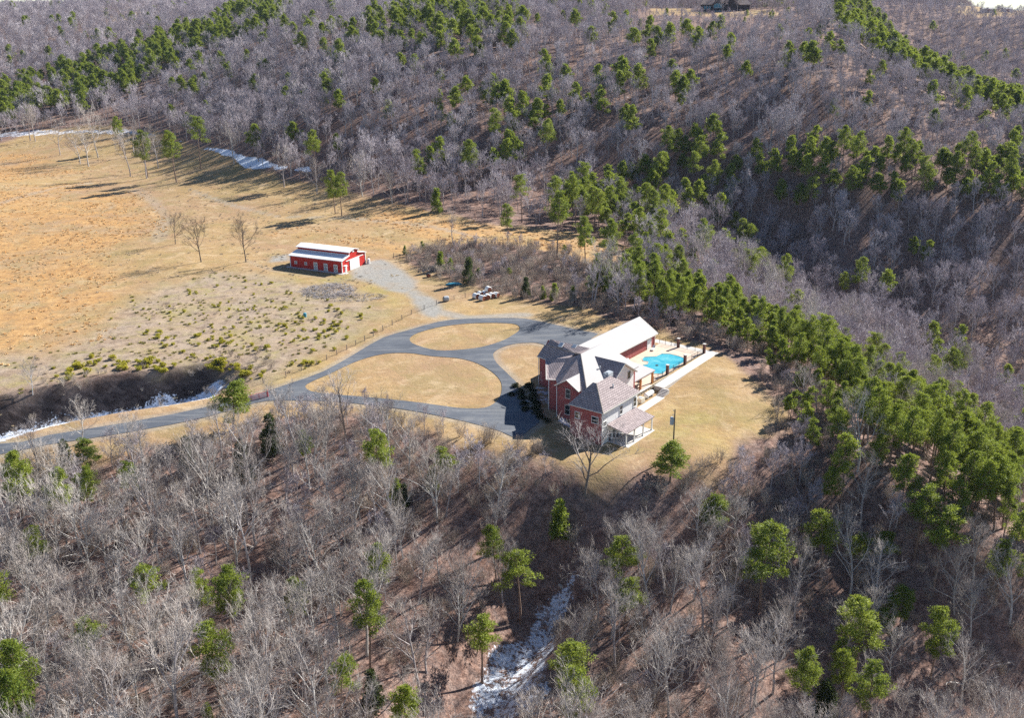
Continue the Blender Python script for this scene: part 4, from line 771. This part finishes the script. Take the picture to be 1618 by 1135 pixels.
FARB = [joined(variant('x', *bare_tree(600+i, 14, sp_+.04, .30, 9, .7, .046), 'bark', 'twig')) for i, sp_ in enumerate((.5, .44, .56, .48))]
FARP = [joined(variant('x', *pine_tree(620+i, 16, bb, .25, 24, 26, .75), 'pine_bark', 'needles')) for i, bb in enumerate((.40, .5, .34))]

# ------------------------------------------------------------------ vegetation: where it stands
PINEZ = [  # (polygon in picture rows of the ground, pine share, spacing factor)
    (poly([(930,478),(985,478),(1010,497),(1060,512),(1130,535),(1185,562),(1225,600),(1260,640),(1330,690),(1340,640),(1275,575),(1205,528),(1150,498),(1080,480),(1010,462),(940,460)]), .97, .55, 'T'),
    (poly([(1225,600),(1248,640),(1238,690),(1262,720),(1330,770),(1420,840),(1520,880),(1640,900),(1640,790),(1500,722),(1400,655),(1300,596),(1240,550)]), .88, .5, 'P'),
    (poly([(1262,720),(1290,830),(1400,930),(1640,990),(1640,900),(1520,880),(1420,840),(1330,770)]), .62, 1.1, 'P'),
    (poly([(1180,800),(1290,830),(1400,930),(1640,990),(1640,1160),(1180,1160)]), .22, 1.25, 'P'),
    (poly([(820,470),(860,440),(940,440),(985,445),(1015,410),(1090,420),(1130,480),(1080,482),(1010,465),(940,462),(930,480),(870,480)]), .34, .85, 'P'),
    (poly([(-40,215),(0,150),(100,118),(210,90),(320,52),(400,22),(470,15),(450,45),(380,75),(300,100),(235,145),(180,165),(90,190)]), .66, .8, 'P'),
    (poly([(560,60),(640,28),(760,25),(830,45),(820,105),(700,115),(600,95)]), .48, 1, 'P'),
    (poly([(1195,345),(1200,285),(1300,262),(1450,275),(1640,262),(1640,345),(1480,335),(1350,350)]), .85, .45, 'P'),
    (poly([(1000,290),(1100,230),(1190,240),(1200,345),(1080,360),(1000,420),(860,395),(880,330)]), .58, .7, 'P'),
    (poly([(1300,22),(1345,22),(1420,75),(1520,130),(1640,190),(1640,225),(1500,165),(1400,115),(1330,75)]), .80, .8, 'P'),
    (poly([(1000,70),(1200,60),(1320,75),(1300,130),(1180,125),(1000,115)]), .20, 1, 'P'),
    (poly([(700,150),(1000,150),(1000,290),(860,330),(700,320)]), .24, 1, 'P'),
]
BUSHZ = poly([(640,408),(665,396),(720,388),(790,388),(880,396),(945,426),(985,441),(935,478),(880,482),(800,469),(735,450),(690,438)])
BLUFF = [(poly([(820,800),(905,790),(960,800),(935,870),(880,880),(830,925),(810,1000),(790,900)])), (poly([(715,1160),(720,1080),(830,935),(925,868),(950,890),(900,1040),(860,1160)])), poly([(950,800),(1080,790),(1100,850),(1000,930),(940,900)])]
def place_ok(x, y):
    a, b = inv_house(x, y); return ~((a > -5) & (a < 58) & (b > -32) & (b < 6))
trees = []      # (x, y, kind, variant, scale, rz, tiltx, tilty)
def jit(x0, x1, y0, y1, s):
    gx, gy = np.meshgrid(np.arange(x0, x1, s), np.arange(y0, y1, s)); gx = gx.ravel(); gy = gy.ravel(); gx = gx+rng.uniform(-.48, .48, len(gx))*s; gy = gy+rng.uniform(-.48, .48, len(gy))*s
    return gx, gy
def scatter():
    out = []
    for (r0, r1, s) in ((60, 330, 4.3), (330, 560, 5.6), (560, 900, 6.6), (900, 1700, 7.8)):
        gx, gy = jit(-r1*.72, r1*.72, 40, r1, s); rr = np.hypot(gx, gy); an = np.degrees(np.arctan2(gx, gy))
        k = (rr >= r0) & (rr < r1) & (np.abs(an) < 33); gx, gy, rr = gx[k], gy[k], rr[k]
        op = sdist(gx, gy, OPEN_F) > -1.0
        for q in FARCLR: op |= sdist(gx, gy, q) > 0
        k = ~op & place_ok(gx, gy); gx, gy, rr = gx[k], gy[k], rr[k]
        share = np.where(rr < 330, .055, .044)+.06*(vnoise(gx, gy, 45, 31) > .68); dens = np.where(rr > 900, .9, np.where(rr < 330, .60, .66))+.34*vnoise(gx, gy, 18, 33); kind = np.full(len(gx), 'P')
        share = np.where(rr > 900, .025, share)
        for q, sh, sp, kd in PINEZ:
            i = inpoly(gx, gy, q); share = np.where(i, sh, share); dens = np.where(i, max(.40, 1.15-.35*sp) if sp < 1.2 else .40, dens); kind = np.where(i, kd, kind)
        i = inpoly(gx, gy, BUSHZ); dens = np.where(i, .40, dens); share = np.where(i, .12+.35*(gx > 25), share)
        for q in BLUFF: dens = np.where(inpoly(gx, gy, q), .10, dens)
        d, sd_, par, tot = seg_info(gx, gy, RAV); dens = np.where((d < 14) & (par < tot-3), .12, dens)
        u = rng.random(len(gx)); keep = u < dens; pn = rng.random(len(gx)) < share; gd = seg_info(gx, gy, GUL); keep &= ~((gd[0] < 5.5) & (gd[2] > 1))
        for x, y, p, kd in zip(gx[keep], gy[keep], pn[keep], kind[keep]): out.append((x, y, kd if p else 'B'))
    return out
sc_ = scatter()
xs = np.array([t_[0] for t_ in sc_]); ys = np.array([t_[1] for t_ in sc_]); kd_ = np.array([t_[2] for t_ in sc_]); zs = hgt(xs, ys)
uu, vv, dep_ = proj(xs, ys, zs); ut, vt, _ = proj(xs, ys, zs+14)
infr = (dep_ > 0) & (uu > -30) & (uu < PW+30) & (vt < PH) & (vv > -40)
scl = np.where(kd_ == 'B', rng.triangular(.45, .85, 1.35, len(xs)), rng.uniform(.60, 1.08, len(xs)))
scl = np.where(dep_ < 300, scl*np.where(kd_ == 'B', .90, .80), scl); scl = np.where(kd_ == 'T', rng.uniform(.58, .82, len(xs)), scl)
rim = sdist(xs, ys, OPEN_F); scl = np.where((dep_ < 240) & (rim > -16), scl*(.52+.48*sstep(3, 16, -rim)), scl)
scl = np.where((uu > 1000) & (uu < 1260) & (vv > 20) & (vv < 66) & (dep_ > 300), scl*.42, scl)
scl = np.where(inpoly(xs, ys, BUSHZ), scl*.36, scl)
rzs = rng.uniform(0, 6.283, len(xs)); isb = kd_ == 'B'
# a base hidden by the near crest does not count as seen
def visible(x, y, z):
    ok = np.ones(len(x), bool)
    for f in np.linspace(.55, .97, 16):
        px, py, pz = x*f, y*f, 75+(z+9-75)*f; ok &= pz > hgt(px, py)-.5
    return ok
infr &= visible(xs, ys, zs)
size_ = np.where(infr, 14*scl/np.maximum(dep_, 1), 0)
# ---- single trees the photograph shows in places of their own: (kind, base u, v, top v, label)
SOLO = [
 ('F',389,414,345,'leafless dark tree in the pasture, rightmost of three, nearest the barn'), ('F',318,414,345,'leafless dark tree in the pasture, middle one of three'), ('F',277,386,335,'leafless dark tree in the pasture, leftmost of three'),
 ('P',318,268,187,'bushy pine with long bare trunk standing before the snowy woods edge'), ('P',279,288,204,'slim pine with thin crown, furthest out into the pasture'), ('P',234,281,195,'pine with sparse crown, left of slim pasture pine'), ('P',190,238,183,'small-crowned pine in the row along the pasture edge'),
 ('P',530,338,258,'left pine of the pair in the pasture behind the barn'), ('P',540,341,270,'right pine of the pair in the pasture behind the barn'), ('P',803,388,320,'single pine at the brush strip below the orange grass'), ('Y',691,336,298,'small pine alone in the pasture right of the pine pair'),
 ('B',206,279,205,'pale bare tree at the pasture edge left of sparse pines'), ('B',155,249,165,'large bare tree with round crown at pasture edge'), ('B',140,263,195,'slim bare tree beside the large round one at pasture edge'), ('B',127,259,200,'thin bare tree leaning at the left pasture edge'), ('B',48,222,165,'left one of two pale bare trees by the shaded snow'), ('B',56,223,168,'right one of two pale bare trees by the shaded snow'),
 ('B',250,266,200,'bare tree between the sparse pines at the pasture edge'), ('B',370,259,190,'bare tree standing at the snow strip below the woods'), ('B',449,296,232,'small bare tree in front of the wide snow patch'), ('B',501,307,250,'bare tree just left of the pasture pine pair'), ('B',573,310,235,'bare tree right of the pine pair at the woods edge'), ('B',620,322,262,'spreading bare tree at the woods edge above orange grass'), ('B',716,385,335,'bare tree rising from the brush strip top'),
 ('B',232,282,215,'bare tree in a clump with the sparse pines'), ('B',212,245,190,'bare tree behind the pasture edge row'), ('B',95,285-40,190,'bare tree at the far left of the pasture edge row'),
 ('O',546,692,585,'large dark spreading oak over the lower arm of the driveway'), ('O',924,782,664,'tall dark bare tree in front of the brick house corner'), ('O',62,752,665,'dark bare tree beside the entry road at the left'), ('B',205,726,640,'slim bare tree leaning over the entry road'), ('B',130,700,625,'bare tree on the verge between ravine and entry road'),
 ('B',52,625,565,'pale round bare tree at the head of the ravine'),
 ('W',369,680,604,'full green pine beside the red entrance gate'), ('W',143,748,698,'yellow-green young pine below the entry road'), ('C',107,745,698,'dark cedar left of the young pine below the entry road'), ('W',1059,762,690,'rounded green pine on the lawn in front of the utility pole'),
 ('W',706,758,710,'bright young pine on the brow below the driveway'), ('Y',683,775,738,'dark young pine left of the bright one on the brow'), ('Y',628,803,758,'young pine lowest of three on the brow below the driveway'), ('C',640,800,765,'dark cedar beside the lowest young pine on the brow'), ('Y',884,850,792,'thin young pine on the bare red slope'), ('P',822,985,880,'narrow pine at the left rim of the snowy gully'),
 ('P',985,1000,912,'slender pine right of the snowy gully'), ('P',238,1000,905,'yellowish pine in the lower left woods'), ('P',152,1065,985,'pine low in the left woods, below the yellowish one'), ('P',762,1080,985,'dark pine on the left bank of the gully bottom'), ('W',1127,838,776,'short bright pine under the lawn corner'), ('P',1200,965,822,'largest pine, wide bright crown, on the slope below the lawn'),
 ('P',1296,915,806,'double-crowned pine right of the largest pine'), ('P',1350,1075,948,'tall leaning pine low on the right slope'), ('P',1352,905,835,'small-crowned pine in the middle of the right slope'), ('P',1388,905,838,'pine with flat crown next to the small-crowned one'), ('P',1422,1000,920,'pine with thin crown above the tall leaning one'), ('P',1445,880,775,'full pine above the right slope clearing'), ('P',1475,930,812,'long-trunked pine on the right slope'),
 ('C',22,1140,1085,'dark cedar in the bottom left corner'), ('C',590,1120,1060,'dark cedar at the bottom, left of the gully'), ('C',1300,1150,1080,'dark cedar at the bottom of the right slope'), ('Y',330,1145,1112,'bright pine top at the bottom edge, left'), ('C',385,760,700,'dark cedar in the edge of the woods below the gate'), ('C',430,720,655,'dark cedar beside the spreading oak'), ('C',300,745,690,'dark cedar in the brush below the entry road'),
 ('C',741,448,408,'dark round cedar in the brush strip by the teal tarp'), ('C',831,470,438,'dark cone-shaped cedar in the brush strip'), ('C',950,462,446,'dark small cedar behind the white garage roof'), ('Y',858,472,452,'small pine at the front of the brush strip'), ('Y',876,474,448,'second small pine at the front of the brush strip'), ('Y',905,474,452,'small bright pine between brush strip and lawn'), ('P',925,418,330,'tall pine over the orange grass end'), ('P',880,410,310,'tall pine with high crown beside the orange grass'), ('P',965,430,335,'broad pine at the tip of the orange grass'), ('C',962,438,402,'cone-shaped cedar on the orange grass tip'),
 ('Y',697,427,398,'narrow young pine in the brush near the pale log pile'), ('Y',640,402,388,'tiny pine by the rail fence stub'), ('Y',712,430,408,'bushy young pine beside the narrow one in the brush'),
 ('B',1130,505,455,'pale bare tree among the pines above the pool lawn'), ('B',1265,640,570,'grey bare tree among pines at the right lawn edge'), ('B',1290,655,600,'second grey bare tree among pines at the right lawn edge'), ('P',1035,72,42,'round green pine alone on the far hillside below the hilltop house'), ('P',1332,482,428,'round pine alone in the shaded valley'), ('P',1440,425,372,'twin-topped pine on the valley side'),
]
SOLO += [('P',985,955,860,'tall pine high on the right rim of the snowy gully'), ('B',945,985,880,'bare tree leaning over the right rim of the snowy gully'), ('B',925,1060,950,'bare tree halfway down the right rim of the snowy gully'), ('P',905,1120,1010,'pine at the lower right rim of the snowy gully'),
 ('B',1010,900,800,'broad bare tree just above the head of the snowy gully'), ('B',965,1010,890,'large bare tree right of the leaning one at the gully rim')]
NAMEOF = {'P': 'pine_tree', 'T': 'pine_tree', 'B': 'bare_tree', 'F': 'bare_tree', 'O': 'bare_tree', 'Y': 'young_pine', 'C': 'cedar', 'W': 'pine_tree'}
CATOF = {'P': 'pine tree', 'T': 'pine tree', 'B': 'bare tree', 'F': 'bare tree', 'O': 'bare tree', 'Y': 'young pine', 'C': 'cedar', 'W': 'pine tree'}
HOF = {'B': 14.5, 'F': 13.5, 'O': 15.5, 'P': 17.5, 'T': 15, 'W': 15, 'Y': 5, 'C': 6}
LIB = {'B': BARE, 'F': FIELD, 'O': OAK, 'P': PINE, 'T': THICK, 'W': THICK, 'Y': YOUNG, 'C': CEDAR}
def put_tree(kind, x, y, scale, rz, label, group, vi=None, tilt=None, wid=1.0):
    lib = LIB[kind]; parts = lib[vi if vi is not None else random.randrange(len(lib))]
    e = bpy.data.objects.new(NAMEOF[kind], None); COL.objects.link(e); e.location = (x, y, gz(x, y)); e.empty_display_size = .3
    e.rotation_euler = (random.gauss(0, .035), random.gauss(0, .035), rz) if tilt is None else (*tilt, rz); e.scale = (scale*wid, scale*wid, scale)
    e['label'] = label; e['category'] = CATOF[kind]; e['group'] = group
    for nm, me in parts: o = bpy.data.objects.new(nm, me); COL.objects.link(o); o.parent = e
    return e
solo_xy = []; nsolo = {}
for i, (kd, u, vb, vtop, lb) in enumerate(SOLO):
    p = P(u, vb); hh = 10.0
    for _ in range(6):
        _u, _v, _d = proj(p.x, p.y, p.z+hh); hh *= (vb-vtop)/max(1.0, (vb-float(_v)))
    wid = {'Y': .95, 'C': 1.0}.get(kd, 1.0)
    if 'largest' in lb: wid = 1.7
    if kd == 'W': wid = 1.9
    if 'front of the brick' in lb: wid = 1.45
    if kd == 'P' and vb > 700: wid = 1.4
    
    put_tree(kd, p.x, p.y, hh/HOF[kd], random.uniform(0, 6.28), lb, {'P': 'pine trees', 'W': 'pine trees', 'Y': 'young pines', 'C': 'cedars'}.get(kd, 'bare trees'), wid=wid, tilt=(0, 0))
    solo_xy.append((p.x, p.y)); nsolo[NAMEOF[kd]] = nsolo.get(NAMEOF[kd], 0)+1
solo_xy = np.array(solo_xy)
dmin = np.full(len(xs), 1e9)
for a_, b_ in solo_xy: dmin = np.minimum(dmin, np.hypot(xs-a_, ys-b_))
okk = dmin > np.where(infr & (dep_ < 300), 3.0, 2.0)
order_b = [i for i in np.argsort(-size_) if okk[i] and isb[i] and size_[i] > 0][:300-nsolo['bare_tree']]
order_p = [i for i in np.argsort(-size_) if okk[i] and not isb[i] and size_[i] > 0][:300-nsolo['pine_tree']]
# labels: a strip of country named by landmarks, then the place in it
def region(i):
    u, v = float(uu[i]), float(vv[i]); x, y = xs[i], ys[i]
    if v > 1060: row = 'at the very bottom'
    elif v > 980: row = 'low on the near slope'
    elif v > 900: row = 'midway up the near slope'
    elif v > 830: row = 'high on the near slope'
    elif dep_[i] < 235 and u < 1180: row = 'on the brow'
    elif u > 1180 and dep_[i] < 250: row = 'on the pine spur'
    elif inpoly(np.array([x]), np.array([y]), BUSHZ)[0]: row = 'in the brush strip'
    elif v > 430: row = 'on the near valley side'
    elif v > 330: row = 'past the valley bottom'
    elif v > 230: row = 'on the lower far hillside'
    elif v > 130: row = 'halfway up the far hillside'
    else: row = 'near the far hilltop'
    c = int(min(9, max(0, u//162))); return row, c
ORD = ['first', 'second', 'third', 'fourth', 'fifth', 'sixth', 'seventh', 'eighth', 'ninth', 'tenth', 'eleventh', 'twelfth', 'thirteenth', 'fourteenth', 'fifteenth', 'sixteenth', 'seventeenth', 'eighteenth', 'nineteenth', 'twentieth']
SECT = ['left edge', 'far left', 'left', 'left of centre', 'centre left', 'centre right', 'right of centre', 'right', 'far right', 'right edge']
def label_set(idx, noun):
    cells = {}
    for i in idx: cells.setdefault(region(i), []).append(i)
    out = {}
    for (row, c), L in cells.items():
        L.sort(key=lambda i: uu[i])
        for k, i in enumerate(L):
            if len(L) == 1: out[i] = f'only {noun} {row}, {SECT[c]}'
            elif k < 20: out[i] = f'{ORD[k]} {noun} from the left {row}, {SECT[c]}'
            else: out[i] = f'{noun} number {k+1} from left {row}, {SECT[c]}'
    return out
lb_b = label_set(order_b, 'bare tree'); lb_p = label_set(order_p, 'pine')
for i in order_b: put_tree('B', xs[i], ys[i], scl[i]*1.0, rzs[i], lb_b[i], 'bare trees')
for i in order_p: put_tree(str(kd_[i]), xs[i], ys[i], scl[i], rzs[i], lb_p[i], 'pine trees')
# ---- everything beyond: one mass each of bare woods and of pines
def instancer(name, sources, x, y, z, s, rz, vi, label, cat=None):
    c = bpy.data.collections.new(name+'_source')
    for k, me in enumerate(sources): o = bpy.data.objects.new('%s_source_%02d' % (name, k), me); c.objects.link(o)
    me = bpy.data.meshes.new(name); me.vertices.add(len(x)); me.vertices.foreach_set('co', np.stack([x, y, z], -1).astype(np.float32).ravel())
    for nm, typ, D in (('size', 'FLOAT', s), ('turn', 'FLOAT', rz), ('pick', 'INT', vi)):
        a = me.attributes.new(nm, typ, 'POINT'); a.data.foreach_set('value', D.astype(np.float32) if typ == 'FLOAT' else D.astype(np.int32))
    ob = bpy.data.objects.new(name, me); COL.objects.link(ob); g = bpy.data.node_groups.new(name, 'GeometryNodeTree')
    g.interface.new_socket('Geometry', in_out='INPUT', socket_type='NodeSocketGeometry'); g.interface.new_socket('Geometry', in_out='OUTPUT', socket_type='NodeSocketGeometry')
    N = g.nodes.new; l = g.links.new; gi = N('NodeGroupInput'); go = N('NodeGroupOutput'); ip = N('GeometryNodeInstanceOnPoints'); ci = N('GeometryNodeCollectionInfo'); ci.inputs[0].default_value = c; ci.inputs['Separate Children'].default_value = True
    def na(nm, t): a = N('GeometryNodeInputNamedAttribute'); a.data_type = t; a.inputs['Name'].default_value = nm; return a.outputs[0]
    cx = N('ShaderNodeCombineXYZ'); l(na('turn', 'FLOAT'), cx.inputs[2]); l(gi.outputs[0], ip.inputs['Points']); l(ci.outputs[0], ip.inputs['Instance']); ip.inputs['Pick Instance'].default_value = True
    l(na('pick', 'INT'), ip.inputs['Instance Index']); l(cx.outputs[0], ip.inputs['Rotation']); l(na('size', 'FLOAT'), ip.inputs['Scale']); l(ip.outputs[0], go.inputs[0])
    md = ob.modifiers.new('scatter', 'NODES'); md.node_group = g; return tag(ob, label, cat, kind='stuff')
done = set(order_b) | set(order_p)
rest = np.array([i for i in range(len(xs)) if i not in done and okk[i]])
rb = rest[isb[rest]]; rp = rest[~isb[rest]]
instancer('bare_woodland', FARB, xs[rb], ys[rb], zs[rb], scl[rb], rzs[rb], rng.integers(0, 4, len(rb)), 'leafless grey woods covering the hillsides and valley', 'woodland')
instancer('pine_woodland', FARP, xs[rp], ys[rp], zs[rp], scl[rp], rzs[rp], rng.integers(0, 3, len(rp)), 'scattered green pines mixed through the distant hillsides', 'woodland')
print('TREES', len(xs), len(order_b), len(order_p), len(rb), len(rp))
# ---- brush and saplings under and beside the woods (uncountable)
bx, by = jit(-190, 200, 60, 335, 2.6); op = sdist(bx, by, OPEN_F); edge = (op > -14) & (op < .8)
prob = np.where(edge, .80, np.where(bx > 25, .30, .48)); prob = np.where(inpoly(bx, by, BUSHZ), .95, prob); inn = (op > .8) & ~inpoly(bx, by, BUSHZ)
for q in BLUFF: prob = np.where(inpoly(bx, by, q), .22, prob)
d, sd_, par, tot = seg_info(bx, by, RAV); rv = (par < tot+2) & (d < 15); prob = np.where(rv, .45, prob); prob = np.where(seg_info(bx, by, GUL)[0] < 6, .05, prob); inn &= ~(rv & (sd_ > 0) & (d < 8)) & ~(rv & (sd_ <= 0) & (d < 9))
k = (rng.random(len(bx)) < prob) & ~inn & place_ok(bx, by) & (np.abs(np.degrees(np.arctan2(bx, by))) < 33); bx, by = bx[k], by[k]
bs = rng.uniform(.45, 1.15, len(bx))*np.where(inpoly(bx, by, BUSHZ), .92, .85); bs = np.where(seg_info(bx, by, RAV)[0] < 15, bs*.6, bs)
instancer('undergrowth', BRUSH, bx, by, hgt(bx, by)-.05, bs, rng.uniform(0, 6.28, len(bx)), rng.integers(0, 4, len(bx)), 'tangled grey brush and saplings along the woods edge', 'undergrowth')
# ---- dry grass tussocks and weeds in the pasture (uncountable)
def tussock(seed, h, n, wd, mat):
    r = np.random.default_rng(seed); C = TB(); a = r.uniform(0, 6.3, n); R = r.uniform(0, .45, n); p = np.stack([np.cos(a)*R, np.sin(a)*R, np.zeros(n)-.03], 1)
    o = np.stack([np.cos(a)*r.uniform(0, .5, n), np.sin(a)*r.uniform(0, .5, n), np.ones(n)], 1)*h*r.uniform(.5, 1.2, n)[:, None]; b = r.uniform(0, 6.3, n); s = np.stack([np.cos(b), np.sin(b), 0*b], 1)*wd
    v = np.stack([p-s, p+s, p+o], 1).reshape(-1, 3); C.v.append(v); C.f = [(3*i, 3*i+1, 3*i+2) for i in range(n)]; C.n = 3*n; return C.mesh('tussock', M[mat])
TUS = [tussock(900, .34, 60, .10, 'orange_grass'), tussock(901, .28, 60, .11, 'orange_grass'), tussock(902, .22, 46, .09, 'straw'), tussock(903, .32, 34, .06, 'weeds'), tussock(904, .34, 44, .09, 'olive_weeds'), tussock(905, .42, 40, .08, 'olive_weeds')]
gx, gy = jit(-260, 110, 185, 560, 1.7); k = (sdist(gx, gy, OPEN_F) > .5) & (np.abs(np.degrees(np.arctan2(gx, gy))) < 31) & (sdist(gx, gy, DRV) < -1.5) & place_ok(gx, gy); gx, gy = gx[k], gy[k]
og = np.zeros(len(gx), bool)
for q in ORANGE: og |= sdist(gx, gy, q)+(vnoise(gx, gy, 12, 61)-.5)*24 > 0
bz = np.zeros(len(gx), bool)
for q in BRUSHY: bz |= sdist(gx, gy, q)+(vnoise(gx, gy, 8, 62)-.5)*10 > 0
lawn = (gy < 262) & (gx > -42)
cl = vnoise(gx, gy, 9, 63)*.6+vnoise(gx, gy, 3.5, 64)*.4
pr = np.where(og, 1.5*(cl-.18), np.where(bz, 1.6*(cl-.36), .8*(cl-.30))); pr = np.where(lawn, 0, pr); kk = rng.random(len(gx)) < pr
gx, gy, og, bz = gx[kk], gy[kk], og[kk], bz[kk]; vi_ = np.where(og, rng.integers(0, 3, len(gx)), np.where(bz, rng.integers(3, 6, len(gx)), rng.integers(2, 4, len(gx))))
instancer('tall_grass', TUS, gx, gy, hgt(gx, gy), rng.uniform(.45, 1.25, len(gx)), rng.uniform(0, 6.28, len(gx)), vi_, 'dry orange and straw tussocks over the pasture', 'grass'); print('GRASS', len(gx))
# ---- small yellow-green seedlings in the brushy field
SEED = []
for i in range(3):
    r = np.random.default_rng(700+i); C = TB(); C.tube(np.array([[0, 0, -.1], [0, 0, .6]]), [.03, .015], 4)
    for k in range(7): a = r.uniform(0, 6.3); tufts(C, np.array([math.cos(a)*r.uniform(0, .5), math.sin(a)*r.uniform(0, .5), r.uniform(.2, .75)]), .34, 46, r, .26)
    SEED.append(C.mesh('pine_seedling', M['needles_yellow']))
px_ = []
rr_ = random.Random(5)
for cu, cv, su, sv, nn, sz in ((205,574,22,5,20,1.25),(120,583,14,6,8,1.3),(100,598,12,5,6,1.2),(150,575,15,4,7,1.2),(240,580,14,4,6,1.1),(262,583,10,3,6,1.1),(340,578,10,4,6,1.3),(375,585,18,6,12,1.3),(395,592,12,4,7,1.2),(280,524,35,8,16,.9),(250,530,20,5,8,.8),(345,545,25,8,12,1.0),(390,550,20,6,10,1.0),(300,555,40,10,10,.9),(265,490,50,20,14,.7),(330,480,50,25,22,.7),(400,480,50,25,26,.7),(440,520,50,25,30,.75),(500,530,40,20,26,.8),(540,515,35,14,24,.9),(480,575,20,6,8,1.0),(380,455,40,10,10,.6),(570,530,15,10,8,.8)):
    for k in range(nn): px_.append((rr_.gauss(cu, su*1.0), rr_.gauss(cv, sv*.95), sz*.78*rr_.uniform(.45, 1.3)))
px_ = [q for q in px_ if 445 < q[1] < 612 and q[0] > 60 and not (q[1] > 596 and q[0] > 130 and q[0] < 360)][:290]
px_.sort(key=lambda q: (int(q[1]//22), q[0])); cnt = {}
for u, v, s_ in px_:
    p = P(u, v)
    if inpoly(np.array([p.x]), np.array([p.y]), DRV)[0]: continue
    rowk = int(v//22); cnt[rowk] = cnt.get(rowk, 0)+1
rows_ = sorted(cnt); seen = {}
ROWN = {k: n_ for k, n_ in zip(rows_, ['in the back row of the brushy field', 'in the second row of the brushy field', 'in the third row of the brushy field', 'in the fourth row of the brushy field', 'in the fifth row of the brushy field', 'in the sixth row of the brushy field', 'in the row above the ravine rim', 'along the ravine rim'])}
for u, v, s_ in px_:
    p = P(u, v)
    if inpoly(np.array([p.x]), np.array([p.y]), DRV)[0]: continue
    rowk = int(v//22); seen[rowk] = seen.get(rowk, 0)+1; o = bpy.data.objects.new('pine_seedling', SEED[rr_.randrange(3)]); COL.objects.link(o); o.location = p; o.rotation_euler = (0, 0, rr_.uniform(0, 6)); o.scale = (s_*1.15, s_*1.15, s_)
    tag(o, f'yellow-green seedling, {"big" if s_ > 1 else "small"}, {seen[rowk]} from the left {ROWN.get(rowk, "in the field")}', 'seedling', 'yellow-green seedlings in the brushy field')
# ---- dark evergreen shrubs in front of the house
SHR = []
for i in range(2):
    r = np.random.default_rng(800+i); C = TB(); C.tube(np.array([[0, 0, -.2], [0, 0, .7]]), [.05, .03], 4)
    for k in range(16): a = r.uniform(0, 6.3); R = r.uniform(0, .75); tufts(C, np.array([math.cos(a)*R, math.sin(a)*R, .2+.9*r.random()*(1.1-R)]), .42, 60, r, .22)
    SHR.append(C.mesh('evergreen_shrub', M['evergreen_shrub']))
shr = [(11.2,-24.0,1.0),(13.0,-26.0,1.15),(9.6,-22.2,1.0),(8.2,-21.4,1.2),(6.6,-19.6,1.2),(4.6,-18.2,1.1),(3.2,-16.6,1.2),(2.2,-14.9,1.0),(9.4,-25.2,1.1),(7.4,-23.7,1.1),(5.2,-21.4,1.0),(3.4,-19.6,1.0),(11.4,-28.0,1.0),(7.6,-26.2,.9),(1.4,-13.2,.9)]
for k, (a_, b_, s_) in enumerate(shr):
    p_ = Matrix.Rotation(HA, 2) @ Vector((a_, -b_)); x, y = HO[0]+p_.x, HO[1]+p_.y; o = bpy.data.objects.new('evergreen_shrub', SHR[k % 2]); COL.objects.link(o); o.location = (x, y, gz(x, y)); o.rotation_euler = (0, 0, k*1.3); o.scale = (s_, s_, s_*.68)
    tag(o, f'dark evergreen shrub {["nearest", "second", "third", "fourth", "fifth", "sixth", "seventh", "eighth", "ninth", "tenth", "eleventh", "twelfth", "thirteenth", "fourteenth", "fifteenth"][sorted(range(15), key=lambda q: shr[q][1]).index(k)]} from the left in the shaded bed before the house', 'shrub', 'shrubs in the bed before the brick house')

# ------------------------------------------------------------------ thin winter haze
m = MB(); m.box(-1500, 1500, -80, 2600, -75, 92); t = NT('haze_air'); t.t.nodes.remove(t.b); vp = t.n('ShaderNodeVolumePrincipled'); vp.inputs['Color'].default_value = (.62, .74, 1, 1); vp.inputs['Density'].default_value = .00003; vp.inputs['Anisotropy'].default_value = .1
t.l(vp.outputs[0], [x for x in t.t.nodes if x.type == 'OUTPUT_MATERIAL'][0].inputs['Volume']); tag(m.build('haze', t.m), kind='stuff')
